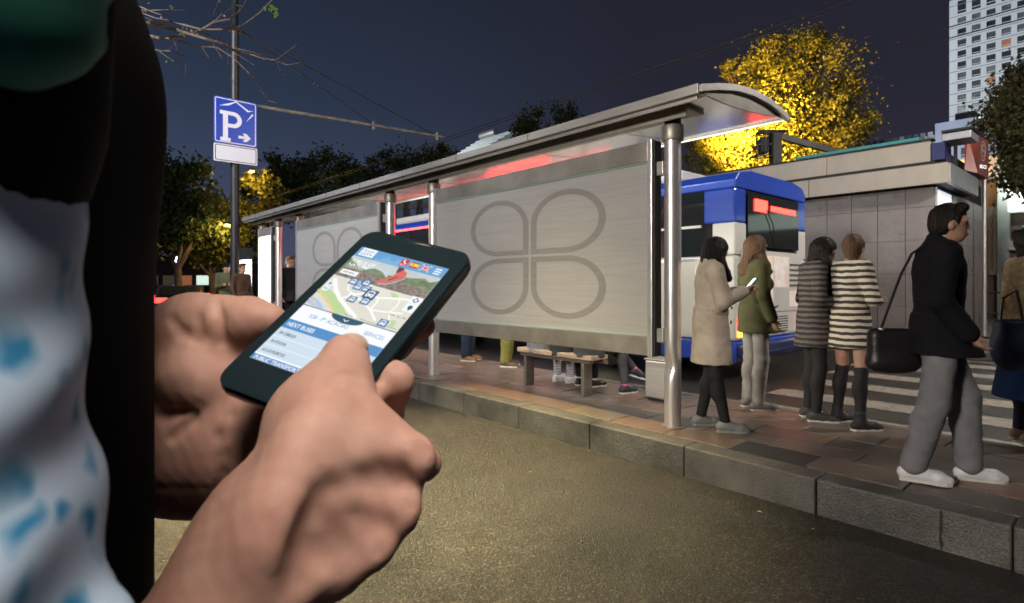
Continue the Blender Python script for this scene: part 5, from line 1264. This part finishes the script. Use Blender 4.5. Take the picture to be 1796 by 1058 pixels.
# ------------------------------------------------------------------ the phone held up in front
CQ = [(-.0858, -.0335, .3399), (-.0214, -.0169, .3182), (-.1408, .0455, .2638), (-.0763, .0621, .2421)]   # right, down, ahead
def cw(r, d, f): return Vector((0, 0, EYE)) + RT*r - UP*d + FW*f
TL, TR_, BL, BR = [cw(*c) for c in CQ]
U_ = ((TR_-TL)+(BR-BL))/2; V_ = ((BL-TL)+(BR-TR_))/2; O_ = TL
W_P, L_P = U_.length, V_.length
NRM = U_.cross(V_).normalized()
if NRM.dot(FW) > 0: NRM = -NRM
def ph(u, v, n=0.0): return O_ + U_*u + V_*v + NRM*n
phc = ph(.5, .5)
pho = thing('smartphone', phc, 'dark slate smartphone held in both hands showing a city bus map app', 'smartphone')
def rr(u0, u1, v0, v1, r, n=7):            # rounded rectangle in u,v with radius r (metres)
    ru, rv = r/W_P, r/L_P; pts = []
    for cu, cv, a0 in ((u1-ru, v0+rv, -90), (u1-ru, v1-rv, 0), (u0+ru, v1-rv, 90), (u0+ru, v0+rv, 180)):
        for i in range(n+1): a = R(a0+90*i/n); pts.append((cu+ru*math.cos(a), cv+rv*math.sin(a)))
    return pts
M['slate'] = mat('phone_front', (.016, .028, .034), .12, spec=.3)
M['phone_rim'] = mat('phone_rim', (.010, .014, .015), .22, coat=.6)
M['phone_back'] = mat('phone_back', (.06, .05, .045), .5)
def slab(rings):
    mb = MB(); mb.loft([[ph(.5+(u-.5)*s, .5+(v-.5)*s, n) for u, v in rr(0, 1, 0, 1, .0085)] for s, n in rings]); return mb
slab([(.985, .0004), (1.0, -.0002), (1.004, -.0014)]).obj('front_glass', M['slate'], pho, smooth=True)
slab([(1.004, -.00142), (1.012, -.003), (1.012, -.0066)]).obj('rim', M['phone_rim'], pho, smooth=True)
slab([(1.010, -.00662), (.985, -.0092), (.93, -.0102)]).obj('back_cover', M['phone_back'], pho, smooth=True)
U0, U1, V0, V1 = .092, .905, .131, .855
def sp2(s, t, n=0.0): return ph(U0+(U1-U0)*s, V0+(V1-V0)*t, .0005+n)
def scr(name, c, e=1.0, noise=None):
    m = mat(name, (.02, .02, .02), .3, emit=c, es=e)
    if noise:
        n, l = m.node_tree.nodes, m.node_tree.links; b = n['Principled BSDF']
        tc = n.new('ShaderNodeTexCoord'); t = n.new('ShaderNodeTexNoise'); t.inputs['Scale'].default_value = noise[1]; t.inputs['Detail'].default_value = 6; l.new(tc.outputs['Object'], t.inputs['Vector'])
        rp = n.new('ShaderNodeValToRGB'); ramp(rp, [(.35, c), (.65, noise[0])]); l.new(t.outputs['Fac'], rp.inputs[0]); l.new(rp.outputs[0], b.inputs['Emission Color'])
    return m
c_white = scr('ui_white', (.93, .95, .98)); c_blue = scr('ui_blue', (.07, .27, .58)); c_head = scr('ui_header', (.12, .36, .66)); c_head2 = scr('ui_header_pale', (.19, .44, .74))
c_pale = scr('ui_pale', (.62, .74, .86)); c_pale2 = scr('ui_row_line', (.80, .88, .95)); c_dark = scr('ui_dark', (.02, .025, .03)); c_teal = scr('ui_teal', (.01, .09, .14)); c_icon = scr('ui_icon', (.03, .17, .40)); c_icon2 = scr('ui_icon_dark', (.01, .07, .19))
c_map = scr('ui_map', (.74, .71, .62), noise=((.78, .76, .68), 60)); c_road = scr('ui_road', (.97, .97, .95)); c_green = scr('ui_green', (.50, .68, .33)); c_orange = scr('ui_orange', (.85, .62, .25)); c_water = scr('ui_water', (.42, .58, .85))
c_red = scr('ui_red', (.62, .02, .03)); c_yel = scr('ui_yellow', (.95, .70, .03)); c_navy = scr('ui_navy', (.01, .03, .28)); c_sky = scr('ui_sky', (.68, .72, .74), noise=((.5, .56, .56), 50)); c_hill = scr('ui_hill', (.10, .15, .07), noise=((.26, .32, .20), 220)); c_soil = scr('ui_soil', (.16, .12, .10), noise=((.33, .27, .24), 500)); c_shoe = scr('ui_shoe', (.75, .14, .11)); c_shoe2 = scr('ui_shoe_dark', (.10, .04, .05)); c_sole = scr('ui_sole', (.55, .55, .55), noise=((.3, .3, .3), 900))
LAY = [0]
screen = MB().add([sp2(0, 0), sp2(1, 0), sp2(1, 1), sp2(0, 1)], [(3, 2, 1, 0)]).obj('screen', c_white, pho)
def L_(z): return .00006*z
def ui(name, m, polys, z):
    mb = MB()
    for p in polys: mb.add([sp2(s, t, L_(z)) for s, t in p], [tuple(range(len(p)))])
    return mb.obj(name, m, screen)
def rect(s0, s1, t0, t1): return [(s0, t0), (s1, t0), (s1, t1), (s0, t1)]
SW, SH = W_P*(U1-U0), L_P*(V1-V0)
def txt(name, s, t, text, size, m, z, bold=False, center=False, width=None, skew=0):
    mb = MB(); add_text(mb, text, lambda x, y: sp2(s + (x+skew*y)/SW, t - y/SH, L_(z)), size*SH, width=None if width is None else width*SW, bold=bold, center=center); return mb.obj(name, m, screen)
def disc(s, t, r, n=20, r2=None): return [(s + r*math.cos(2*math.pi*i/n), t + (r2 or r*SW/SH)*math.sin(2*math.pi*i/n)) for i in range(n)]
def band(pts, w):
    out = []
    for (a, b), (c, d) in zip(pts[:-1], pts[1:]):
        dx, dy = (c-a)*SW, (d-b)*SH; L = math.hypot(dx, dy); nx, ny = -dy/L*w/2, dx/L*w/2; ex, ey = dx/L*w*.25, dy/L*w*.25
        out.append([(a+(nx-ex)/SW, b+(ny-ey)/SH), (c+(nx+ex)/SW, d+(ny+ey)/SH), (c+(-nx+ex)/SW, d+(-ny+ey)/SH), (a+(-nx-ex)/SW, b+(-ny-ey)/SH)])
    return out
# header
ui('header_bar', c_head, [rect(0, 1, 0, .092)], 1)
ui('header_skyline', c_head2, [[(.24, .092), (.24, .07), (.30, .072), (.31, .05), (.34, .048), (.35, .03), (.37, .03), (.38, .055), (.44, .06), (.46, .035), (.50, .03), (.52, .092)]], 2)
ui('logo_box', c_white, [rect(.035, .20, .004, .078)], 3)
txt('logo_text', .055, .038, 'Smart', .036, c_blue, 4, width=.125); txt('logo_text', .05, .070, 'CITY', .032, c_blue, 4, bold=True, width=.135)
ui('call_icon', c_red, [rect(.505, .585, .012, .076)], 3); txt('call_text', .515, .071, 'SOS', .016, c_white, 4, bold=True, width=.058)
ui('handset', c_white, [[(.525, .022), (.54, .018), (.545, .032), (.54, .036), (.555, .046), (.565, .042), (.572, .050), (.56, .056), (.545, .050), (.53, .038)]], 4)
ui('flag_red', c_red, [rect(.615, .705, .018, .070)], 3); ui('flag_yellow', c_yel, [rect(.615, .705, .031, .057)], 4); ui('flag_crest', c_shoe, [disc(.645, .044, .010)], 5)
ui('flag_navy', c_navy, [rect(.74, .83, .020, .072)], 3)
ui('flag_white', c_white, [rect(.74, .83, .039, .053), rect(.776, .794, .020, .072)] + band([(.74, .020), (.83, .072)], .0010) + band([(.74, .072), (.83, .020)], .0010), 4)
ui('flag_cross', c_red, [rect(.74, .83, .0425, .0495), rect(.7805, .7895, .020, .072)] + band([(.74, .020), (.83, .072)], .0004) + band([(.74, .072), (.83, .020)], .0004), 5)
ui('menu_bars', c_white, [rect(.885, .955, a, a+.011) for a in (.022, .043, .064)], 3)
# banner
ui('banner_sky', c_sky, [rect(0, 1, .092, .19)], 1)
ui('banner_hills', c_hill, [[(0, .12), (.06, .13), (.13, .165), (.25, .18), (.33, .155), (.42, .165), (.5, .2), (.5, .25), (0, .25)], [(.5, .25), (.5, .18), (.64, .165), (.76, .15), (.86, .13), (.93, .15), (1, .12), (1, .25)]], 2)
ui('banner_ground', c_soil, [[(0, .215), (.2, .20), (.4, .215), (.65, .20), (1, .225), (1, .288), (0, .288)]], 3)
ui('trainer', c_shoe, [[(.455, .245), (.47, .23), (.53, .205), (.555, .165), (.56, .125), (.60, .105), (.66, .125), (.675, .16), (.62, .20), (.56, .235), (.49, .263), (.455, .258)]], 4)
ui('trainer_sole', c_sole, [[(.47, .266), (.56, .243), (.62, .207), (.68, .165), (.69, .172), (.64, .222), (.57, .258), (.49, .276)]], 5)
ui('trainer_leg', c_shoe2, [[(.535, .092), (.60, .092), (.605, .108), (.57, .145), (.55, .14)], [(.54, .215), (.60, .17), (.61, .174), (.55, .225)]], 5)
txt('slogan', .03, .150, 'FORCE OF', .040, c_white, 4, bold=True, width=.27, skew=.1); txt('slogan', .03, .186, 'NATURE', .040, c_white, 4, bold=True, width=.23, skew=.1)
txt('tagline', .03, .201, 'RUN OUTSIDE NOW', .012, c_white, 4, width=.20)
ui('shop_button', c_white, [rect(.03, .22, .222, .262)], 4); txt('button_text', .055, .249, 'SHOP NOW ›', .019, c_dark, 5, bold=True, width=.14)
# map
ui('map', c_map, [rect(0, 1, .288, .565)], 1)
for p_ in ([(.0, .40), (.10, .41), (.24, .45), (.36, .50), (.46, .55), (.36, .565), (.22, .52), (.06, .46), (0, .46)], [(.66, .30), (.74, .305), (.78, .33), (.72, .345)], [(.86, .50), (.92, .49), (.94, .53), (.90, .55)]): ui('park', c_green, [p_], 2)
ui('river', c_water, [[(0, .495), (.08, .505), (.16, .53), (.22, .56), (.12, .565), (0, .545)]], 3)
ui('ring_road', c_orange, band([(0, .435), (.10, .46), (.18, .49), (.27, .535), (.33, .562)], .0011) + band([(0, .515), (.07, .528), (.13, .56)], .0008), 4)
ui('streets', c_road, band([(.05, .32), (.16, .40), (.27, .455), (.40, .50), (.55, .55)], .0022) + band([(.27, .455), (.36, .40), (.45, .36), (.6, .37), (.8, .33), (1, .31)], .0013) + band([(.36, .40), (.5, .43), (.62, .47), (.74, .53)], .0013) + band([(.62, .47), (.62, .40), (.6, .37)], .001) + band([(.62, .47), (.80, .45), (.92, .43)], .001) + band([(.8, .33), (.82, .39), (.80, .45), (.88, .52)], .0008) + band([(.2, .30), (.26, .37), (.36, .40)], .0008) + band([(.45, .36), (.44, .29)], .0008), 4)
ui('map_roundabout', c_road, [disc(.345, .405, .035)], 4)
ui('zoom_control', c_pale2, [rect(.02, .085, .345, .385), rect(.02, .085, .390, .430)], 5)
ui('zoom_plus', c_icon2, [rect(.035, .07, .362, .368), rect(.0485, .0565, .352, .378), rect(.035, .07, .407, .413)], 6)
def bus_icon(s, t, w, m, z):
    h = w*SW/SH*.95
    ui('bus_icon', m, [rect(s-w/2, s+w/2, t-h/2, t+h/2)], z)
    ui('bus_body', c_white, [rect(s-w*.30, s+w*.30, t-h*.30, t-h*.02), rect(s-w*.33, s+w*.33, t+.0*h, t+h*.24), rect(s-w*.28, s-w*.14, t+h*.24, t+h*.34), rect(s+w*.14, s+w*.28, t+h*.24, t+h*.34), rect(s-w*.2, s+w*.2, t-h*.40, t-h*.34)], z+1)
    ui('bus_window', m, [rect(s-w*.22, s+w*.22, t-h*.22, t-h*.05), rect(s-w*.24, s-w*.12, t+h*.08, t+h*.16), rect(s+w*.12, s+w*.24, t+h*.08, t+h*.16)], z+2)
for i, (s, t, w) in enumerate(((.30, .305, .075), (.25, .305, .085), (.375, .288, .085), (.335, .335, .085), (.425, .332, .085), (.385, .435, .085), (.515, .422, .09), (.83, .535, .09))): bus_icon(s, t, w, c_icon, 6+(i % 2)*3)
bus_icon(.51, .365, .125, c_icon2, 12)
ui('map_buttons', c_white, [rect(.89, 1, .285, .345), rect(.89, 1, .350, .412)], 6)
ui('button_frame', c_pale, [rect(.885, 1, .346, .3495), rect(.885, .8895, .283, .412), rect(.885, 1, .4125, .4155)], 7)
tgt = disc(.945, .315, .026); ui('target_ring', c_teal, [tgt], 7); ui('target_hole', c_white, [disc(.945, .315, .016)], 8); ui('target_ticks', c_teal, [rect(.94, .95, .293, .306), rect(.94, .95, .324, .337), rect(.908, .926, .312, .318), rect(.964, .982, .312, .318)], 8)
ui('pin', c_teal, [disc(.945, .374, .024), [(.923, .381), (.967, .381), (.945, .403)]], 7)
txt('street_name', .79, .465, 'Calle de Me', .016, c_dark, 5, skew=.2, width=.2)
txt('map_credit', .44, .557, 'Map Data', .015, c_dark, 5, width=.10); txt('map_credit', .60, .557, '100 m', .015, c_dark, 5, width=.07); txt('map_credit', .86, .556, 'Terms of Use', .014, c_dark, 15, width=.13)
ui('scale_bar', c_dark, [rect(.68, .82, .5545, .557)], 5)
# stop name and timetable
ui('map_rule', c_teal, [rect(0, 1, .565, .571)], 3)
ui('pull_tab', c_teal, [[(.33, .571)] + [(.5 + .17*math.cos(R(180-a)), .571 + .045*math.sin(R(a))) for a in range(10, 180, 10)] + [(.67, .571)]], 4)
ui('chevron', c_white, band([(.475, .587), (.5, .598), (.525, .587)], .0005), 5)
txt('stop_name', .15, .645, '328 - Pº ACACIAS', .040, c_blue, 4, width=.42); txt('stop_name', .74, .645, 'SERVICES', .040, c_blue, 4, width=.20)
ui('section_bar', c_blue, [rect(0, 1, .69, .758)], 2); txt('section_title', .03, .738, 'NEXT BUSES', .040, c_white, 3, bold=True, width=.29)
ui('row', c_pale, [rect(0, 1, .758, .955)], 2); ui('row_rule', c_pale2, [rect(0, 1, a, a+.006) for a in (.823, .889)], 3); ui('row_gap', c_white, [rect(0, 1, .955, .966)], 3)
for t, s in ((.805, '34 CIBELES'), (.871, '36 ATOCHA'), (.937, '62 LOS PUERTOS')): txt('row_text', .035, t, s, .027, c_dark, 4, bold=True, width=.0148*len(s)+.03)
ui('section_bar', c_blue, [rect(0, 1, .966, .9995)], 2); txt('section_title', .03, .997, 'PUBLIC TRANSPORT', .034, c_white, 3, bold=True, width=.47)

# ------------------------------------------------------------------ the person holding it, seen past the right arm
M['skin_hand'] = mat('skin_hand', (.56, .335, .26), .58, spec=.32, detail=9, c2=(.46, .24, .18), cscale=42, sss=.08, bump=.03, bscale=900)
pp = Vector((0, 0, 0)) + FW*.20 + RT*(-.26)
fg = thing('person', pp, 'person in a blue spotted white blouse and black vest tapping the slate smartphone', 'person')
def K(px, py, d, rp): return (at(px, py, d), rp*d/FOC)
def chain(pts, k=.006):
    out = []
    for (a, ra), (b, rb) in zip(pts[:-1], pts[1:]): out.append(cap(a, b, ra, rb, k))
    return out
def EL(px, py, d, rx, ry, rz, k=.012, op=1):   # ellipsoid whose axes follow the view
    c = at(px, py, d); Mx = np.array([[RT.x, FW.x, UP.x], [RT.y, FW.y, UP.y], [RT.z, FW.z, UP.z]]); s = d/FOC
    return ell(c, (rx*s, rz*s, ry*s), k, Mx, op)
# right hand: thumb on the glass, fingers curled away
RH = []
RH += chain([K(606, 624, .258, 38), K(602, 652, .253, 40), K(582, 700, .244, 52), K(560, 770, .234, 58), K(522, 865, .224, 70)], .008)
RH += [EL(592, 690, .246, 44, 50, 34, .012), EL(536, 760, .236, 74, 88, 48, .016)]
wr = K(462, 955, .214, 94)
RH += chain([K(606, 730, .240, 40), K(560, 840, .228, 66), wr], .016)
RH += chain([K(722, 806, .233, 36), K(660, 790, .234, 48), K(580, 810, .230, 62), K(510, 890, .220, 74)], .016)
RH += chain([K(694, 895, .229, 34), K(630, 880, .229, 46), K(560, 885, .224, 60), K(490, 930, .217, 78)], .016)
RH += chain([K(648, 958, .226, 30), K(590, 945, .225, 44), K(530, 950, .220, 58), K(480, 960, .215, 80)], .016)
RH += chain([K(588, 1004, .224, 25), K(545, 988, .222, 38), K(480, 972, .216, 60)], .014)
# knuckle bumps and first finger bones turning away
RH += [EL(730, 800, .228, 25, 27, 18, .010), EL(703, 897, .224, 23, 24, 17, .010), EL(655, 962, .221, 21, 22, 17, .010), EL(595, 1006, .219, 20, 19, 16, .010)]
RH += chain([K(724, 803, .236, 33), K(742, 812, .262, 29), K(690, 826, .274, 26), K(650, 806, .262, 24)], .004)
RH += chain([K(697, 896, .232, 31), K(702, 908, .264, 28), K(640, 904, .277, 26), K(600, 884, .264, 23)], .004)
RH += chain([K(649, 960, .230, 28), K(652, 972, .258, 27), K(595, 962, .270, 25), K(560, 938, .258, 22)], .004)
RH += chain([K(590, 1004, .226, 24), K(592, 1010, .25, 23), K(545, 1006, .26, 22), K(515, 985, .25, 20)], .004)
# hollows between the thumb, tendons and knuckles
elb = cw(-.165, .285, .08)
w0, rw = wr
RH += [cap(w0, cw(-.146, .180, .155), rw*1.0, .027, .02), cap(cw(-.146, .180, .155), elb, .027, .036, .02)]
hn = lambda x, y, z: .00018*np.sin(x*620+np.sin(z*330))*np.sin(y*540+z*410)
from mathutils.bvhtree import BVHTree
CAMP = Vector((0, 0, EYE))
def on_surface(V, Q, pts):
    t = BVHTree.FromPolygons([tuple(v) for v in V], [tuple(q) for q in Q]); out = []
    for px, py in pts:
        h = t.ray_cast(CAMP, (at(px, py, 1) - CAMP).normalized())[0]
        if h is not None: out.append(h)
    return out
def groove(V, Q, pts, r, sink, k, op=-1):
    h = on_surface(V, Q, pts); o = []
    for a, b in zip(h[:-1], h[1:]):
        o.append(cap(a + (CAMP-a).normalized()*sink, b + (CAMP-b).normalized()*sink, r, r, k, op))
    return o
V, Q = sdf(RH, .0026)
for pts, r, sk in (([(566, 672), (596, 655), (632, 660)], .0012, .0003), ([(568, 682), (598, 666), (634, 671)], .0011, .0004), ([(572, 692), (598, 678), (630, 684)], .001, .0005)): RH += groove(V, Q, pts, r, sk, .002)
for pts, r, sk in (([(560, 735), (536, 780), (512, 835), (486, 900), (462, 950)], .0050, -.0049),): RH += groove(V, Q, pts, r, sk, .016, 1)
RH += groove(V, Q, [(572, 880), (558, 930), (545, 985), (532, 1030)], .0040, .0034, .010)
for pts in ([(700, 850), (660, 852), (625, 858)], [(672, 925), (635, 924), (605, 928)], [(622, 980), (595, 976), (575, 975)]): RH += groove(V, Q, pts, .0036, .0032, .010)
for cx_, cy_ in ((738, 792), (712, 890), (664, 958)):
    for dx in (-9, 0, 9): RH += groove(V, Q, [(cx_+dx-4, cy_-15), (cx_+dx, cy_), (cx_+dx-3, cy_+15)], .0009, .0004, .002)
blob_r = sdf(RH, .0016, hn)
# left hand: thumb along the left edge, palm behind, fingertips round the right edge
LH = []
LH += chain([K(300, 590, .315, 46), K(348, 572, .310, 44), K(392, 566, .306, 40), K(440, 562, .302, 37), K(474, 563, .299, 29)], .006)
LH += [EL(330, 560, .312, 44, 34, 34, .012)]
LH += [EL(325, 665, .305, 66, 78, 46, .02), EL(375, 700, .318, 95, 120, 40, .03), EL(400, 790, .318, 100, 88, 38, .03), EL(330, 800, .312, 80, 84, 42, .02)]
LH += [EL(470, 760, .312, 70, 90, 30, .03)]
LH += chain([K(420, 760, .320, 95), K(300, 745, .335, 108), K(180, 760, .350, 100)], .03)
LH += chain([K(430, 700, .328, 40), K(560, 650, .335, 34), K(690, 600, .330, 30), K(742, 572, .305, 22)], .008)
LH += chain([K(480, 770, .322, 40), K(600, 775, .318, 36), K(664, 728, .300, 38), K(690, 668, .272, 37)], .008)
LH += chain([K(480, 830, .315, 38), K(580, 810, .305, 32), K(632, 770, .290, 27), K(648, 700, .258, 26)], .006)
LH += chain([K(450, 860, .308, 36), K(540, 845, .297, 28), K(585, 800, .282, 24), K(590, 755, .268, 21)], .006)
lw = at(180, 760, .350); lel = cw(-.44, .26, .14)
LH += [cap(lw, lel, .034, .042, .02)]
V, Q = sdf(LH, .0028)
for pts, r, sk in (([(381, 527), (386, 560), (391, 600)], .0016, .0004), ([(346, 560), (352, 590), (346, 606)], .0014, .0005), ([(300, 560), (322, 585), (346, 605)], .0018, .0006), ([(346, 605), (334, 622), (329, 640)], .0016, .0005), ([(361, 613), (372, 628), (380, 645)], .0014, .0004),
                   ([(286, 730), (322, 716), (354, 700), (384, 676)], .0030, .0008), ([(382, 765), (390, 800), (390, 833), (385, 880)], .0016, .0004), ([(300, 770), (340, 735), (376, 690)], .0012, .0005), ([(310, 655), (318, 680), (338, 700)], .0011, .0004), ([(400, 690), (404, 730), (396, 770)], .0014, .0005)):
    LH += groove(V, Q, pts, r, sk, .0035)
LH += groove(V, Q, [(306, 665), (330, 655), (356, 672)], .006, -.002, .016, 1)
blob_l = sdf(LH, .0017, hn)
BD = []
def B_(r, f, z): return Vector((0, 0, 0)) + RT*r + FW*f + UP*z
SHR, SHL = B_(-.137, .108, 1.47), B_(-.40, .25, 1.45)
BD += [cap(B_(-.262, .203, .95), B_(-.262, .203, 1.22), .10, .095, .05), cap(B_(-.262, .203, 1.2), B_(-.262, .203, 1.40), .095, .085, .05), cap(SHR, SHL, .04, .04, .04), cap(B_(-.265, .20, 1.45), B_(-.275, .23, 1.58), .05, .05, .03)]
BD += [ell(B_(-.28, .25, 1.70), (.09, .09, .115), .03), ell(B_(-.275, .28, 1.63), (.05, .05, .05), .03)]
BD += [cap(SHR, elb, .040, .036, .02), cap(SHL, lel, .043, .042, .02)]
for s in (-1, 1):
    a = B_(-.26+.09*s, .20, .92); k_ = B_(-.26+.10*s, .22, .50); an = B_(-.26+.10*s, .18, .08)
    BD += [cap(a, k_, .085, .055, .04), cap(k_, an, .055, .036, .03), cap(an, an + FW*.15 - UP*.045, .036, .03, .02)]
blob_b = sdf(BD, .012)
vs, fs, off = [], [], 0
for (V, Q), it in ((blob_r, 1), (blob_l, 1), (blob_b, 2)):
    V = smooth_np(V, Q, it); vs.append(V - np.array(pp)); fs.append(Q + off); off += len(V)
link('body', np_mesh('body', np.concatenate(vs), np.concatenate(fs), True), M['skin_hand'], fg)
# thumb nail
blob('thumb_nail', [EL(616, 610, .2590, 31, 26, 30)], .0012, mat('nail', (.58, .38, .29), .32, coat=.2), fg, loc=-pp)
# clothing
M['spots'] = mat('spotted_cotton', (.62, .68, .74), .85); 
def spots(m):
    n, l = m.node_tree.nodes, m.node_tree.links; b = n['Principled BSDF']; tc = n.new('ShaderNodeTexCoord')
    nz = n.new('ShaderNodeTexNoise'); nz.inputs['Scale'].default_value = 60; l.new(tc.outputs['Object'], nz.inputs['Vector'])
    ad = n.new('ShaderNodeMix'); ad.data_type = 'RGBA'; ad.inputs[0].default_value = .016; ad.blend_type = 'ADD'; l.new(tc.outputs['Object'], ad.inputs[6]); l.new(nz.outputs['Color'], ad.inputs[7])
    v = n.new('ShaderNodeTexVoronoi'); v.inputs['Scale'].default_value = 78; v.inputs['Randomness'].default_value = 1; l.new(ad.outputs[2], v.inputs['Vector'])
    rp = n.new('ShaderNodeValToRGB'); ramp(rp, [(.0, (.01, .13, .32)), (.16, (.03, .24, .46)), (.42, (.44, .58, .74)), (1, (.52, .59, .76))]); l.new(v.outputs['Distance'], rp.inputs[0]); l.new(rp.outputs[0], b.inputs['Base Color'])
spots(M['spots'])
M['vest'] = mat('black_vest', (.002, .002, .002), .95, spec=.1)
fold = lambda x, y, z: (.0022*np.sin(z*230+np.sin(x*60+y*45+z*40)*1.8+(x-y)*60) + .0014*np.sin(z*97+x*150))*np.clip((1.50-z)/.12, .25, 1)
blob('sleeve', [cap(SHR + UP*.02, B_(-.130, .102, 1.36), .043, .045, .02), cap(B_(-.130, .102, 1.36), elb + UP*.03, .046, .046, .02)], .0024, M['spots'], fg, it=2, noise=fold, loc=-pp)
blob('left_sleeve', [cap(SHL, lel, .052, .05, .02), cap(lel, lel.lerp(lw, .3), .05, .045, .02)], .008, M['spots'], fg, loc=-pp)
blob('vest', [cap(B_(-.262, .203, .98), B_(-.262, .203, 1.53), .1125, .1125, .02), cap(B_(-.262, .203, 1.53), B_(-.285, .225, 1.66), .108, .07, .03), cap(B_(-.137, .108, 1.525), B_(-.137, .108, 1.486), .051, .0490, .02)], .008, M['vest'], fg, it=3, loc=-pp)  # last cap: black over the sleeve top, standing in for shade there
blob('hair', [ell(B_(-.28, .235, 1.72), (.105, .105, .125), .03), cap(B_(-.275, .22, 1.70), B_(-.275, .20, 1.45), .09, .07, .04)], .008, M['hair'], fg, loc=-pp)
blob('scarf', [cap(B_(-.137, .108, 1.56), B_(-.138, .106, 1.528), .058, .0535, .02), EL(20, 0, .098, 120, 150, 110, .03), cap(B_(-.128, .07, 1.55), B_(-.27, .12, 1.56), .03, .05, .03)], .004, mat('green_scarf', (.010, .13, .095), .85), fg, it=8, noise=lambda x, y, z: .0015*np.sin(z*300+x*120), loc=-pp)
blob('trousers', [cap(B_(-.26+.09*s, .20, .94), B_(-.26+.10*s, .22, .50), .10, .075, .04) for s in (-1, 1)] + [cap(B_(-.26+.10*s, .22, .5), B_(-.26+.10*s, .18, .07), .075, .06, .04) for s in (-1, 1)], .012, mat('dark_jeans', (.015, .02, .035), .85), fg, loc=-pp)
for s in (-1, 1):
    an = B_(-.26+.10*s, .18, .045); blob('shoe', [cap(an - FW*.04, an + FW*.17 - UP*.005, .04, .036, .02), cap(an + UP*.03, an + FW*.05 + UP*.01, .045, .04, .03)], .009, M['rubber'], fg, loc=-pp)

# fallen leaves and scraps on the ground
M['dry_leaf'] = mat('dry_leaf', (.38, .22, .05), .7, var=.3, vscale=60)
for i, (px, py, z) in enumerate(((1426, 931, 0), (1332, 900, 0), (1033, 793, 0), (1471, 920, 0), (816, 655, PZ), (1026, 712, PZ), (1190, 748, PZ), (1760, 590, 0), (930, 830, 0), (716, 702, 0))):
    g = ground(px, py, z); a = r2_.uniform(0, 6); s = .014 if i not in (4, 1) else .02
    o = MB().add([g + Vector((math.cos(a)*x - math.sin(a)*y, math.sin(a)*x + math.cos(a)*y, .006 + zz))*1 for x, y, zz in ((-s, 0, 0), (-.2*s, .6*s, .006), (s, .1*s, .002), (.1*s, -.6*s, .008))], [(0, 3, 2, 1)]).obj('fallen_leaf', M['dry_leaf'], None, org=g)
    tag(o, ('dry yellow leaf on the asphalt below the kerb, second from the right', 'tiny scrap of leaf on the asphalt close to the kerb foot', 'pale leaf scrap on the road below the middle kerb stones', 'small leaf on the asphalt just right of the largest one', 'dry leaf on the paving near the second post foot', 'brown leaf on the paving in front of the bench', 'leaf scrap at the foot of the dented post', 'orange leaf on the zebra crossing near the right edge', 'lone leaf scrap on the warm lit asphalt', 'leaf scrap on the asphalt beside the fingertips')[i], 'leaf', 'fallen leaves on the ground')
